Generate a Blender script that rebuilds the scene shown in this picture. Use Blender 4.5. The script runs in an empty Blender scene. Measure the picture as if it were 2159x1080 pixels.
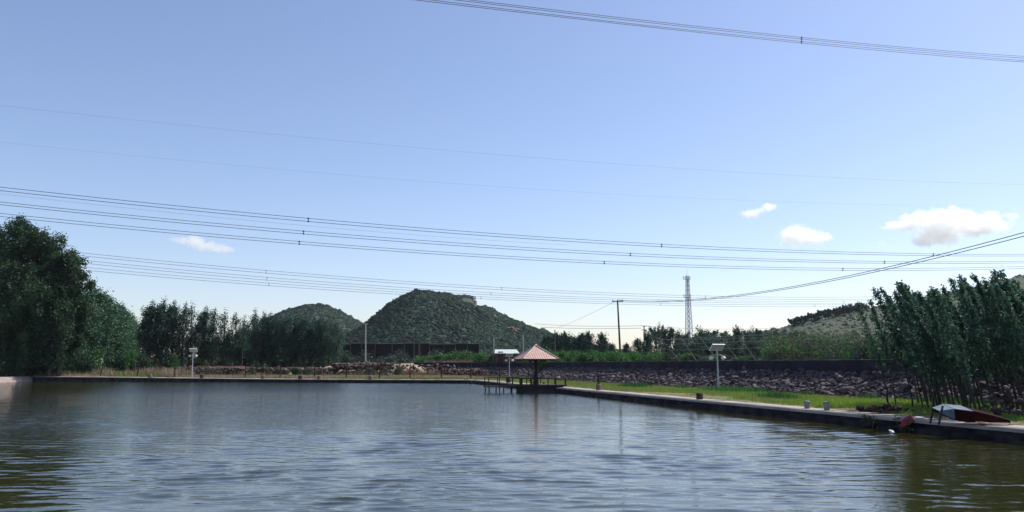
import bpy, math, random
import numpy as np
from mathutils import Vector
R = math.radians
scene = bpy.context.scene
COL = scene.collection

# ---------------------------------------------------------------- camera
EYE = 2.2
FPX, CX, CY, W, H = 1630.0, 1079.5, 540.0, 2159.0, 1080.0
PITCH = math.atan(228.0 / FPX)
cam_d = bpy.data.cameras.new('camera'); cam = bpy.data.objects.new('camera', cam_d)
COL.objects.link(cam); scene.camera = cam
cam_d.sensor_width = 36.0; cam_d.lens = 36.0 * FPX / W
cam_d.clip_start = 0.1; cam_d.clip_end = 30000
cam.location = (0, 0, EYE); cam.rotation_euler = (math.pi / 2 + PITCH, 0, 0)

# ---------------------------------------------------------------- world, sun, exposure
SUN_AZ, SUN_EL = R(62), R(54)          # azimuth clockwise from +Y (view direction)
world = bpy.data.worlds.new('World'); scene.world = world; world.use_nodes = True
nt = world.node_tree; nt.nodes.clear()
sky = nt.nodes.new('ShaderNodeTexSky'); sky.sky_type = 'NISHITA'; sky.sun_disc = False
sky.sun_elevation = SUN_EL; sky.sun_rotation = SUN_AZ
sky.altitude = 50; sky.air_density = 1.0; sky.dust_density = 0.75; sky.ozone_density = 4.5
tint = nt.nodes.new('ShaderNodeMix'); tint.data_type = 'RGBA'; tint.blend_type = 'MULTIPLY'
tint.inputs[0].default_value = 1.0; tint.inputs[7].default_value = (1.06, 0.935, 0.915, 1)
bg = nt.nodes.new('ShaderNodeBackground'); bg.inputs[1].default_value = 0.12
wo = nt.nodes.new('ShaderNodeOutputWorld')
nt.links.new(sky.outputs[0], tint.inputs[6]); nt.links.new(tint.outputs[2], bg.inputs[0]); nt.links.new(bg.outputs[0], wo.inputs[0])
sun_d = bpy.data.lights.new('sun', 'SUN'); sun_d.energy = 4.1; sun_d.angle = R(0.5); sun_d.color = (1.0, 0.95, 0.88)
sun = bpy.data.objects.new('sun', sun_d); COL.objects.link(sun)
SD = Vector((math.sin(SUN_AZ) * math.cos(SUN_EL), math.cos(SUN_AZ) * math.cos(SUN_EL), math.sin(SUN_EL)))
sun.rotation_euler = SD.to_track_quat('Z', 'Y').to_euler()
vs = scene.view_settings; vs.view_transform = 'Standard'; vs.look = 'None'; vs.exposure = 0.60; vs.gamma = 1.0; vs.use_curve_mapping = False
scene.cycles.volume_bounces = 14
scene.cycles.max_bounces = 14

# ---------------------------------------------------------------- picture -> place helpers
def ray(px, py):
    a, b = (px - CX) / FPX, (CY - py) / FPX
    c, s = math.cos(PITCH), math.sin(PITCH)
    return np.array([a, c - b * s, s + b * c])
def at(px, py, Y):
    """point on the sight line at distance Y ahead"""
    r = ray(px, py); return np.array([r[0] / r[1] * Y, Y, EYE + r[2] / r[1] * Y])
def zat(py, Y): return float(at(CX, py, Y)[2])
def gp(px, py, z):
    r = ray(px, py); Y = (z - EYE) / r[2] * r[1]; return at(px, py, Y)
def xat(px, Y, z=None):
    py = 768
    if z is not None: py = 768 - (z - EYE) / Y * FPX
    return float(at(px, py, Y)[0])

# ---------------------------------------------------------------- object helpers
def link(o, parent=None):
    COL.objects.link(o)
    if parent is not None: o.parent = parent
    return o
def tag(o, label=None, cat=None, group=None, kind=None):
    if label: o['label'] = label
    if cat: o['category'] = cat
    if group: o['group'] = group
    if kind: o['kind'] = kind
    return o
def thing(name, label, cat, loc=(0, 0, 0), rz=0, group=None):
    o = bpy.data.objects.new(name, None); o.empty_display_size = 0.2; link(o)
    o.location = tuple(float(v) for v in loc); o.rotation_euler = (0, 0, rz)
    return tag(o, label, cat, group)
def npmesh(name, v, f, mat, smooth=False):
    v = np.asarray(v, dtype=np.float32).reshape(-1, 3); f = np.asarray(f, dtype=np.int32)
    k = f.shape[1]
    me = bpy.data.meshes.new(name)
    me.vertices.add(len(v)); me.vertices.foreach_set('co', v.ravel())
    me.loops.add(f.size); me.loops.foreach_set('vertex_index', f.ravel())
    me.polygons.add(len(f)); me.polygons.foreach_set('loop_start', np.arange(0, f.size, k, dtype=np.int32))
    me.polygons.foreach_set('loop_total', np.full(len(f), k, dtype=np.int32))
    if smooth: me.polygons.foreach_set('use_smooth', np.ones(len(f), dtype=bool))
    me.update(calc_edges=True); me.validate()
    if mat: me.materials.append(mat)
    return me
def nobj(name, v, f, mat, parent=None, smooth=False):
    return link(bpy.data.objects.new(name, npmesh(name, v, f, mat, smooth)), parent)
class MB:
    """collects shapes into one mesh"""
    def __init__(s): s.v = []; s.f = []
    def add(s, vs_, fs):
        b = len(s.v); s.v += [tuple(float(c) for c in p) for p in vs_]; s.f += [tuple(b + i for i in q) for q in fs]; return s
    def box(s, c, d, rz=0.0, taper=1.0, tilt=None):
        x, y, z = d[0] / 2, d[1] / 2, d[2] / 2; P = []
        for (i, j, k) in ((-1,-1,-1),(1,-1,-1),(1,1,-1),(-1,1,-1),(-1,-1,1),(1,-1,1),(1,1,1),(-1,1,1)):
            t = taper if k > 0 else 1.0
            p = Vector((i * x * t, j * y * t, k * z))
            if tilt is not None: p.rotate(tilt)
            q = Vector((p.x * math.cos(rz) - p.y * math.sin(rz), p.x * math.sin(rz) + p.y * math.cos(rz), p.z))
            P.append((q.x + c[0], q.y + c[1], q.z + c[2]))
        return s.add(P, [(0,3,2,1),(4,5,6,7),(0,1,5,4),(1,2,6,5),(2,3,7,6),(3,0,4,7)])
    def tube(s, pts, rad, n=6, caps=True):
        pts = [Vector([float(c) for c in p]) for p in pts]
        if not hasattr(rad, '__len__'): rad = [rad] * len(pts)
        b = len(s.v); m = len(pts)
        for i, p in enumerate(pts):
            t = (pts[min(i + 1, m - 1)] - pts[max(i - 1, 0)]).normalized()
            ref = Vector((0, 0, 1)) if abs(t.z) < .8 else Vector((1, 0, 0))
            u = t.cross(ref).normalized(); w = u.cross(t)
            for k in range(n):
                a = 2 * math.pi * k / n; q = p + (u * math.cos(a) + w * math.sin(a)) * rad[i]; s.v.append(tuple(q))
        for i in range(m - 1):
            for k in range(n):
                s.f.append((b + i*n + k, b + i*n + (k+1) % n, b + (i+1)*n + (k+1) % n, b + (i+1)*n + k))
        if caps:
            s.f.append(tuple(b + k for k in range(n))[::-1]); s.f.append(tuple(b + (m-1)*n + k for k in range(n)))
        return s
    def lathe(s, c, prof, n=12):
        b = len(s.v)
        for (r, z) in prof:
            for k in range(n):
                a = 2 * math.pi * k / n; s.v.append((c[0] + r*math.cos(a), c[1] + r*math.sin(a), c[2] + z))
        for i in range(len(prof) - 1):
            for k in range(n): s.f.append((b+i*n+k, b+i*n+(k+1)%n, b+(i+1)*n+(k+1)%n, b+(i+1)*n+k))
        s.f.append(tuple(b+k for k in range(n))[::-1]); s.f.append(tuple(b+(len(prof)-1)*n+k for k in range(n)))
        return s
    def mesh(s, name, mat, smooth=False):
        me = bpy.data.meshes.new(name); me.from_pydata(s.v, [], s.f); me.update()
        if smooth:
            for p in me.polygons: p.use_smooth = True
        if mat: me.materials.append(mat)
        return me
    def build(s, name, mat, parent=None, smooth=False):
        return link(bpy.data.objects.new(name, s.mesh(name, mat, smooth)), parent)
def copy_tree(o, parent=None):
    c = o.copy(); COL.objects.link(c); c.parent = parent
    for ch in list(o.children): copy_tree(ch, c)
    return c
ORD = ['first','second','third','fourth','fifth','sixth','seventh','eighth','ninth','tenth','eleventh','twelfth','thirteenth','fourteenth','fifteenth','sixteenth','seventeenth','eighteenth','nineteenth','twentieth','twenty-first','twenty-second','twenty-third','twenty-fourth','twenty-fifth','twenty-sixth','twenty-seventh','twenty-eighth','twenty-ninth','thirtieth']

# ---------------------------------------------------------------- materials
MATS = {}
def mat(name, c1, c2=None, scale=3.0, rough=0.85, bump=0.0, bscale=None, spec=0.3, metal=0.0, detail=6.0, coord='Object', stretch=(1,1,1), contrast=0.25, c3=None):
    m = bpy.data.materials.new(name); m.use_nodes = True; t = m.node_tree; N = t.nodes; L = t.links
    p = N['Principled BSDF']; p.inputs['Roughness'].default_value = rough; p.inputs['Metallic'].default_value = metal
    p.inputs['Specular IOR Level'].default_value = spec
    tc = N.new('ShaderNodeTexCoord'); mp = N.new('ShaderNodeMapping'); L.new(tc.outputs[coord], mp.inputs[0])
    mp.inputs['Scale'].default_value = stretch
    no = N.new('ShaderNodeTexNoise'); no.inputs['Scale'].default_value = scale; no.inputs['Detail'].default_value = detail; no.inputs['Roughness'].default_value = .6
    L.new(mp.outputs[0], no.inputs['Vector'])
    cr = N.new('ShaderNodeValToRGB'); L.new(no.outputs[0], cr.inputs[0])
    e = cr.color_ramp.elements; e[0].position = .5 - contrast; e[1].position = .5 + contrast
    c2 = c2 or tuple(min(1, x * 1.3) for x in c1)
    e[0].color = (*c1, 1); e[1].color = (*c2, 1)
    if c3: k = e.new(.5); k.color = (*c3, 1)
    L.new(cr.outputs[0], p.inputs['Base Color'])
    if bump:
        n2 = N.new('ShaderNodeTexNoise'); n2.inputs['Scale'].default_value = bscale or scale * 4; n2.inputs['Detail'].default_value = 8
        L.new(mp.outputs[0], n2.inputs['Vector'])
        bp = N.new('ShaderNodeBump'); bp.inputs['Strength'].default_value = bump; bp.inputs['Distance'].default_value = .05
        L.new(n2.outputs[0], bp.inputs['Height']); L.new(bp.outputs[0], p.inputs['Normal'])
    MATS[name] = m; return m
def leafmat(name, ca, cb, trans=0.3, gloss=0.06, cc=None, rough=0.6, patch=0.0):
    """one colour per leaf, drawn at random between two greens"""
    m = bpy.data.materials.new(name); m.use_nodes = True; t = m.node_tree; N = t.nodes; L = t.links; N.clear()
    out = N.new('ShaderNodeOutputMaterial'); geo = N.new('ShaderNodeNewGeometry')
    oi = N.new('ShaderNodeObjectInfo')
    ad = N.new('ShaderNodeMath'); ad.operation = 'MULTIPLY_ADD'; ad.inputs[1].default_value = .7
    ml = N.new('ShaderNodeMath'); ml.operation = 'MULTIPLY'; ml.inputs[1].default_value = .3
    L.new(oi.outputs['Random'], ml.inputs[0]); L.new(geo.outputs['Random Per Island'], ad.inputs[0]); L.new(ml.outputs[0], ad.inputs[2])
    fac = ad.outputs[0]
    if patch:
        tc = N.new('ShaderNodeTexCoord'); pn = N.new('ShaderNodeTexNoise'); pn.inputs['Scale'].default_value = patch; pn.inputs['Detail'].default_value = 4; pn.inputs['Roughness'].default_value = .7; L.new(tc.outputs['Object'], pn.inputs['Vector'])
        m0 = N.new('ShaderNodeMapRange'); m0.inputs['From Min'].default_value = .36; m0.inputs['From Max'].default_value = .66; L.new(pn.outputs[0], m0.inputs['Value'])
        m9 = N.new('ShaderNodeMath'); m9.operation = 'MULTIPLY_ADD'; m9.inputs[1].default_value = .35; L.new(fac, m9.inputs[0])
        m8 = N.new('ShaderNodeMath'); m8.operation = 'MULTIPLY'; m8.inputs[1].default_value = .65; L.new(m0.outputs[0], m8.inputs[0]); L.new(m8.outputs[0], m9.inputs[2]); fac = m9.outputs[0]
    cr = N.new('ShaderNodeValToRGB'); L.new(fac, cr.inputs[0])
    e = cr.color_ramp.elements; e[0].color = (*ca, 1); e[1].color = (*cb, 1); e[0].position = .1
    if cc: e[1].position = .88; k = e.new(1.0); k.color = (*cc, 1)
    d = N.new('ShaderNodeBsdfDiffuse'); tr = N.new('ShaderNodeBsdfTranslucent'); g = N.new('ShaderNodeBsdfGlossy'); g.inputs['Roughness'].default_value = rough
    g.inputs['Color'].default_value = (.8, .9, 1, 1)
    L.new(cr.outputs[0], d.inputs[0]); L.new(cr.outputs[0], tr.inputs[0])
    m1 = N.new('ShaderNodeMixShader'); m1.inputs[0].default_value = trans; L.new(d.outputs[0], m1.inputs[1]); L.new(tr.outputs[0], m1.inputs[2])
    m2 = N.new('ShaderNodeMixShader'); m2.inputs[0].default_value = gloss; L.new(m1.outputs[0], m2.inputs[1]); L.new(g.outputs[0], m2.inputs[2])
    L.new(m2.outputs[0], out.inputs[0]); MATS[name] = m; return m
def islandmat(name, cols, rough=.9, bump=.3):
    m = bpy.data.materials.new(name); m.use_nodes = True; t = m.node_tree; N = t.nodes; L = t.links
    p = N['Principled BSDF']; p.inputs['Roughness'].default_value = rough; p.inputs['Specular IOR Level'].default_value = .2
    geo = N.new('ShaderNodeNewGeometry'); cr = N.new('ShaderNodeValToRGB'); L.new(geo.outputs['Random Per Island'], cr.inputs[0])
    e = cr.color_ramp.elements; e[0].color = (*cols[0], 1); e[1].color = (*cols[-1], 1)
    for i, c in enumerate(cols[1:-1]): k = e.new((i + 1) / (len(cols) - 1)); k.color = (*c, 1)
    tc = N.new('ShaderNodeTexCoord'); no = N.new('ShaderNodeTexNoise'); no.inputs['Scale'].default_value = 7; L.new(tc.outputs['Object'], no.inputs['Vector'])
    mx = N.new('ShaderNodeMix'); mx.data_type = 'RGBA'; mx.blend_type = 'MULTIPLY'; mx.inputs[0].default_value = .7
    L.new(cr.outputs[0], mx.inputs[6]); 
    c2 = N.new('ShaderNodeValToRGB'); L.new(no.outputs[0], c2.inputs[0]); c2.color_ramp.elements[0].color = (.5,.5,.5,1); c2.color_ramp.elements[1].color = (1,1,1,1); c2.color_ramp.elements[0].position = .3; c2.color_ramp.elements[1].position = .65
    L.new(c2.outputs[0], mx.inputs[7]); L.new(mx.outputs[2], p.inputs['Base Color'])
    bp = N.new('ShaderNodeBump'); bp.inputs['Strength'].default_value = bump; bp.inputs['Distance'].default_value = .03
    L.new(no.outputs[0], bp.inputs['Height']); L.new(bp.outputs[0], p.inputs['Normal'])
    MATS[name] = m; return m

mat('soil', (.10,.085,.045), (.20,.16,.10), .35, bump=.6, bscale=3, c3=(.13,.13,.05))
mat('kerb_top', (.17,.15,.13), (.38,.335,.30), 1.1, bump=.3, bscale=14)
mat('kerb_face', (.006,.005,.008), (.048,.042,.044), 1.6, contrast=.16,  rough=.9, spec=.08, bump=.8, bscale=5, stretch=(1,1,2))  # wet, stained concrete; the kerb wall's shade is also put into this colour
mat('pale_concrete', (.17,.13,.12), (.34,.28,.26), 1.5, bump=.9, bscale=3)
mat('dark_stone_wall', (.014,.013,.019), (.046,.040,.050), .9, spec=.1, bump=.9, bscale=4, c3=(.026,.023,.032))
islandmat('rubble_stone', [(.030,.024,.028), (.07,.054,.060), (.11,.083,.088), (.13,.105,.108), (.08,.066,.074), (.19,.158,.16)])
islandmat('debris_stone', [(.035,.022,.020), (.09,.058,.050), (.15,.105,.092), (.06,.038,.032), (.24,.18,.165)])
mat('mortar', (.05,.04,.042), (.11,.085,.085), 2.0, bump=.8, bscale=9)
mat('red_earth', (.022,.010,.010), (.070,.036,.032), .5, bump=.9, bscale=2.5)
mat('tan_earth', (.20,.14,.10), (.36,.27,.20), .5, bump=.8, bscale=2.5)
mat('bark', (.030,.024,.020), (.085,.07,.055), 5, bump=.8, stretch=(1,1,.25))
mat('sapling_bark', (.020,.020,.017), (.055,.052,.042), 8, bump=.4, stretch=(1,1,.3))
mat('dark_wood', (.018,.013,.012), (.05,.036,.03), 6, bump=.5, stretch=(1,1,.3))
mat('post_wood', (.04,.03,.028), (.11,.085,.07), 6, bump=.5, stretch=(1,1,.3))
mat('concrete_post', (.34,.33,.33), (.50,.48,.47), 4)
mat('pole_wood', (.060,.045,.045), (.13,.10,.09), 4, stretch=(1,1,.2))
mat('grey_metal', (.40,.41,.43), (.55,.56,.58), 4, rough=.5, spec=.5)
mat('tower_metal', (.60,.60,.64), (.78,.78,.80), 2, rough=.6)
mat('panel_back', (.42,.42,.46), (.55,.55,.58), 3, rough=.5)
mat('panel_cells', (.01,.015,.04), (.03,.04,.08), 8, rough=.15, spec=.6)
mat('panel_frame', (.72,.73,.76), (.82,.82,.84), 3, rough=.35, spec=.6)
mat('lamp_globe', (.66,.66,.62), (.80,.80,.76), 6, rough=.25, spec=.6)
mat('black_metal', (.010,.010,.012), (.03,.028,.03), 6, rough=.5)
mat('tile_roof', (.33,.185,.15), (.46,.285,.235), 2.0, rough=.55, spec=.4)
mat('ridge_cap', (.50,.36,.33), (.62,.48,.45), 4, rough=.5)
mat('deck_wood', (.022,.018,.018), (.06,.048,.042), 5, bump=.5)
mat('pier_concrete', (.022,.02,.026), (.055,.05,.058), 3, bump=.6)
mat('wire', (.045,.05,.09), (.06,.065,.11), 1, rough=.7)
mat('wire_thin', (.20,.22,.30), (.24,.26,.34), 1, rough=.7)
mat('net', (.006,.006,.009), (.016,.015,.018), .6, rough=.95)
mat('net_top', (.30,.28,.29), (.38,.36,.36), .6)
mat('brick', (.060,.028,.030), (.12,.055,.05), 3, bump=.5)
mat('white_sheet', (.36,.41,.40), (.50,.55,.53), 2, rough=.5)
mat('bucket_plastic', (.12,.12,.15), (.26,.25,.29), 8, rough=.5)
mat('bucket_pale', (.09,.12,.09), (.33,.35,.30), 8, rough=.55)
mat('block', (.10,.065,.055), (.22,.15,.13), 7, bump=.6)
mat('dark_block', (.02,.016,.016), (.06,.045,.04), 7, bump=.6)
mat('rust_hull', (.011,.0018,.0026), (.026,.0045,.005), 2.0, rough=.9, spec=.08, bump=.2)
mat('blue_hull', (.06,.085,.115), (.15,.19,.24), 3.2, rough=.7, bump=.4, spec=.15, c3=(.11,.145,.19))
mat('timber', (.38,.26,.19), (.55,.40,.31), 4, bump=.3, stretch=(1,6,1))
mat('red_plastic', (.14,.010,.018), (.34,.05,.065), 5, rough=.4, spec=.5)
mat('foam', (.78,.80,.80), (.88,.88,.88), 5, rough=.6)
mat('tarp', (.008,.008,.010), (.03,.028,.03), 3, rough=.5, bump=.6)
mat('cliff', (.10,.075,.075), (.27,.20,.19), .25, bump=.8, bscale=.6)
mat('hill_soil', (.016,.030,.020), (.050,.060,.034), .035, detail=9, c3=(.026,.044,.026), bump=1.0, bscale=.4)
mat('hill_far', (.016,.030,.022), (.050,.070,.042), .03, detail=9, bump=1.0, bscale=.3)
mat('hill_tan', (.017,.036,.014), (.042,.054,.030), .05, detail=9, bump=.6, bscale=.4, c3=(.026,.044,.020))
mat('bamboo', (.10,.095,.085), (.19,.18,.165), 5)
mat('dry_stem', (.16,.11,.075), (.28,.20,.14), 3)
mat('ceramic', (.30,.20,.17), (.5,.4,.36), 5, rough=.3)
leafmat('leaf_poplar', (.014,.038,.028), (.056,.115,.072), .32, .03, cc=(.13,.20,.17))
leafmat('leaf_willow', (.009,.026,.013), (.050,.100,.040), .25, .02, cc=(.07,.12,.07), patch=.35)
leafmat('leaf_bright', (.022,.075,.020), (.080,.200,.045), .40, .02)
leafmat('leaf_sapling', (.020,.058,.038), (.072,.150,.082), .42, .04, cc=(.16,.24,.19))
leafmat('leaf_olive', (0.034,0.048,0.025), (0.098,0.109,0.052), .25, 0.023)
leafmat('leaf_grey', (.035,.055,.042), (.085,.115,.090), .25, 0.023)
leafmat('leaf_leftpop', (0.021,0.058,0.029), (0.058,0.150,0.058), .32, 0.036, cc=(.12,.19,.13))
leafmat('leaf_conifer', (0.013,0.034,0.031), (0.039,0.072,0.058), .1, 0.018)
leafmat('leaf_hill', (.004,.014,.011), (.026,.052,.026), .15, .01, patch=.04)
leafmat('leaf_dry', (.10,.07,.045), (.24,.18,.11), .3, 0.015)
leafmat('grass_green', (.075,.17,.012), (.24,.37,.035), .45, .04)
leafmat('grass_dull', (.10,.13,.030), (.29,.30,.085), .4, .03)
leafmat('grass_dry', (.17,.12,.075), (.38,.29,.20), .4, .03)

# ---------------------------------------------------------------- plan of the place
PA, PB, PC, PD = (-61.0, 4.0), (-62.5, 102.0), (-4.6, 90.0), (19.0, 4.0)
def bankx(y): return -4.6 + .2745 * (90 - y)           # waterline of the right bank
def lbankx(y): return -61.0 - 1.5 * (y - 4) / 98
def fary(x): return 90 + (x + 4.6) * (12.0 / -57.9)      # waterline of the far bank
LEV = [(28.5, 10.0), (19.2, 41.0), (10.2, 71.0), (-0.3, 106.0), (-6.5, 114.0), (-16.0, 118.5)]   # foot of the stone embankment
def seg_sd(P, a, b):
    a = np.array(a); b = np.array(b); d = b - a; t = np.clip(((P - a) @ d) / (d @ d), 0, 1)
    return np.linalg.norm(P - (a + t[:, None] * d), axis=1)
def inside(P, poly):
    x, y = P[:, 0], P[:, 1]; c = np.zeros(len(P), bool)
    for i in range(len(poly)):
        x1, y1 = poly[i]; x2, y2 = poly[i - 1]
        if y1 == y2: continue
        c ^= ((y1 > y) != (y2 > y)) & (x < (x2 - x1) * (y - y1) / (y2 - y1) + x1)
    return c
def sd_poly(P, poly):
    d = np.min([seg_sd(P, poly[i - 1], poly[i]) for i in range(len(poly))], axis=0)
    return np.where(inside(P, poly), -d, d)
PLATEAU = LEV + [(-16.0, 700.0), (900.0, 700.0), (900.0, 10.0)]
def smooth(t): t = np.clip(t, 0, 1); return t * t * (3 - 2 * t)
def ground_z(P):
    P = np.asarray(P, float).reshape(-1, 2)
    x, y = P[:, 0], P[:, 1]
    land = .40 + .18 * smooth((-x - 45) / 18) + .8 * smooth((y - 111) / 12) 
    land = land + .05 * np.sin(x * .7 + np.sin(y * .5)) * np.sin(y * .6) * smooth((y - 102) / 6)
    sp = -sd_poly(P, PLATEAU)
    land = land + (2.28 - land) * smooth((sp - 1.75) / .8)
    so = sd_poly(P, [PA, PB, PC, PD])
    return np.where(so < .95, np.where(so < .25, -1.2, -1.2 + (land - .06 + 1.2) * (so - .25) / .7), land)
def gz(x, y): return float(ground_z([(x, y)])[0])

# ---------------------------------------------------------------- ground: one sheet to the horizon
xs = np.concatenate([-np.geomspace(9000, 75, 30), np.arange(-74, 34, .5), np.geomspace(34, 9000, 40)])
ys = np.concatenate([[-60, -30, -10, -3], np.arange(0, 135, .5), np.geomspace(135, 9000, 45)])
GX, GY = np.meshgrid(xs, ys); P = np.stack([GX.ravel(), GY.ravel()], 1); Z = ground_z(P)
nx, ny = len(xs), len(ys); ii = (np.arange(ny - 1)[:, None] * nx + np.arange(nx - 1)[None]).ravel()
nobj('ground', np.column_stack([P, Z]), np.stack([ii, ii + 1, ii + nx + 1, ii + nx], 1), MATS['soil'], smooth=True)['kind'] = 'structure'

# ---------------------------------------------------------------- water
rng = np.random.default_rng(5)
rows = [5.0]
while rows[-1] < 103: rows.append(rows[-1] + max(.028, rows[-1] * .0030))
rows = np.array(rows); ncol = 560
u = np.linspace(0, 1, ncol) ; u = .5 + .5 * np.sign(u - .3) * 0 + 0 * u + (u - .5)
WX = np.empty((len(rows), ncol)); WY = np.repeat(rows[:, None], ncol, 1)
for i, y in enumerate(rows):
    xl = lbankx(y) - .4
    xr = bankx(y) + .4
    # finer columns where the wide view passes, coarser to the far left
    xlv = max(xl, -.78 * y - 2); k = int(ncol * .86)
    WX[i] = np.concatenate([np.linspace(xl, xlv, ncol - k, endpoint=False) if xlv > xl + .01 else xl + np.arange(ncol - k) * 1e-3, np.linspace(max(xlv, xl + .12), xr, k)])
WZ = np.zeros_like(WX); DX = np.zeros_like(WX); DY = np.zeros_like(WX)
patch = .50 + .50 * np.sin(WX * .21 + 1.3 * np.sin(WY * .17 + 1)) * np.sin(WY * .26 + np.sin(WX * .13))
patch = .45 + .75 * patch ** 1.4 + .30 * np.exp(-((WY - 19) / 7) ** 2)
grp2 = .65 + .55 * np.sin(WX * 1.1 + 2 * np.sin(WY * .9)) * np.sin(WY * 1.7 + 1.5 * np.sin(WX * .6))
for j in range(70):
    lam = math.exp(rng.uniform(math.log(.22), math.log(.75))); th = rng.normal(0.05, .30)
    kk = 2 * math.pi / lam; amp_ = .026 / kk
    ph = rng.uniform(0, 6.28); fade = np.clip(1.3 - WY / (62 * min(lam, 1.0)), 0, 1)
    arg = kk * (WX * math.sin(th) + WY * math.cos(th)) + ph + .9 * np.sin(WX * .31 + j) + .7 * np.sin(WY * .23 + 2 * j)
    WZ += amp_ * np.sin(arg) * fade; c_ = amp_ * np.cos(arg) * fade; DX += c_ * math.sin(th); DY += c_ * math.cos(th)
WZ *= patch * grp2; DX *= patch * grp2; DY *= patch * grp2
edge_ = np.ones(ncol); edge_[0] = edge_[-1] = 0
WX = WX + 2.3 * DX * edge_; WY = WY + 2.3 * DY
ii = (np.arange(len(rows) - 1)[:, None] * ncol + np.arange(ncol - 1)[None]).ravel()
wm = bpy.data.materials.new('pond_water'); wm.use_nodes = True; t = wm.node_tree; N = t.nodes; L = t.links
p = N['Principled BSDF']; p.inputs['Roughness'].default_value = .03; p.inputs['IOR'].default_value = 1.68
tc = N.new('ShaderNodeTexCoord')
n0 = N.new('ShaderNodeTexNoise'); n0.inputs['Scale'].default_value = .25; L.new(tc.outputs['Object'], n0.inputs['Vector'])
cr = N.new('ShaderNodeValToRGB'); L.new(n0.outputs[0], cr.inputs[0]); cr.color_ramp.elements[0].color = (.016,.018,.003,1); cr.color_ramp.elements[1].color = (.027,.027,.005,1)
L.new(cr.outputs[0], p.inputs['Base Color'])
mp = N.new('ShaderNodeMapping'); mp.inputs['Scale'].default_value = (1.6, 4.2, 1); L.new(tc.outputs['Object'], mp.inputs[0])
n1 = N.new('ShaderNodeTexNoise'); n1.inputs['Scale'].default_value = 1.6; n1.inputs['Detail'].default_value = 3; n1.inputs['Roughness'].default_value = .55; L.new(mp.outputs[0], n1.inputs['Vector'])
bp = N.new('ShaderNodeBump'); bp.inputs['Strength'].default_value = .20; bp.inputs['Distance'].default_value = .08
sx_ = N.new('ShaderNodeSeparateXYZ'); L.new(tc.outputs['Object'], sx_.inputs[0])
bx_ = N.new('ShaderNodeMath'); bx_.operation = 'MULTIPLY_ADD'; bx_.inputs[1].default_value = -1.15; L.new(sx_.outputs['X'], bx_.inputs[0]); L.new(sx_.outputs['Y'], bx_.inputs[2])
rf_ = N.new('ShaderNodeMapRange'); rf_.interpolation_type = 'SMOOTHSTEP'; rf_.inputs['From Min'].default_value = 22; rf_.inputs['From Max'].default_value = 60; rf_.inputs['To Min'].default_value = .08; rf_.inputs['To Max'].default_value = .45
L.new(bx_.outputs[0], rf_.inputs['Value']); L.new(rf_.outputs[0], bp.inputs['Strength'])
L.new(n1.outputs[0], bp.inputs['Height']); L.new(bp.outputs[0], p.inputs['Normal'])
nobj('pond_water', np.column_stack([WX.ravel(), WY.ravel(), WZ.ravel()]), np.stack([ii, ii + 1, ii + ncol + 1, ii + ncol], 1), wm, smooth=True)['kind'] = 'structure'

# ---------------------------------------------------------------- kerbs round the pond
def strip(name, top_pts, bot_pts, width_dir, mats, label, cat, z_of, cap=.10, width=1.1, seed=0):
    """kerb along a line: a cap (light) on a wall (dark)"""
    pts = top_pts; rg = random.Random(seed); r = thing(name, label, cat, (pts[0][0], pts[0][1], 0))
    ox, oy = pts[0]
    segs = []
    for a, b in zip(pts[:-1], pts[1:]):
        n = max(1, int(math.hypot(b[0]-a[0], b[1]-a[1]) / .6))
        for k in range(n): segs.append((a[0] + (b[0]-a[0])*k/n, a[1] + (b[1]-a[1])*k/n))
    segs.append(pts[-1])
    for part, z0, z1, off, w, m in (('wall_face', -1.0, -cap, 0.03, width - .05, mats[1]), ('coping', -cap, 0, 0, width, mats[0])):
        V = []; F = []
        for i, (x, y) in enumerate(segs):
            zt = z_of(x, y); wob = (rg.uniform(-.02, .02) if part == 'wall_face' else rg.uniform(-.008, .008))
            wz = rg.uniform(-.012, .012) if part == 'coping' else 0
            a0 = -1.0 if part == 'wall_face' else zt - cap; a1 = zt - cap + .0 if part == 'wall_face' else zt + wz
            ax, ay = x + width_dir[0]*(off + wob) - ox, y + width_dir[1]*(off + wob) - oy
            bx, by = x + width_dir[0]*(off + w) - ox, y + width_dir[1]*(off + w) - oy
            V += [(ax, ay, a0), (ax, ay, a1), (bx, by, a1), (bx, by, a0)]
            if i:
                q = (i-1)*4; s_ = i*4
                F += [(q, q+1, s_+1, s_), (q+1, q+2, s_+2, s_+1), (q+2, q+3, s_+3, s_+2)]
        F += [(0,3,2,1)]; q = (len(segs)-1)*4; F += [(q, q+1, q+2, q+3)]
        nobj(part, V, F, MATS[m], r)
    return r
bl = math.hypot(.2745, 1)
kz = lambda x, y: .41
strip('pond_kerb', [PC, (bankx(4), 4)], None, (1/bl, .2745/bl), ('kerb_top', 'kerb_face'), 'concrete kerb with pale flat top and stained face coloured darker for shade along the grassy right bank', 'kerb', kz, width=1.25, seed=1)
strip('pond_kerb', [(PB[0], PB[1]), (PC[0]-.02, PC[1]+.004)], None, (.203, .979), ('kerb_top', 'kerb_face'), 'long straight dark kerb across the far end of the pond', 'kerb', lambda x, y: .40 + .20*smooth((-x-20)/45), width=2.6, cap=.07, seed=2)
kb_ = thing('kerb_joints', 'thin dark joints crossing the pale top of the right kerb', 'joints', (0, 0, 0))
rg = random.Random(14); y = 20.0; n_ = 0
while y < 88:
    x = bankx(y); w = rg.uniform(.012, .03); MB().box((x + .64/bl, y + .64*.2745/bl, .405), (1.22, w, .022), rz=math.atan2(.2745, 1)).build('joint', MATS['kerb_face'], kb_); y += rg.uniform(2.6, 3.4)
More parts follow.
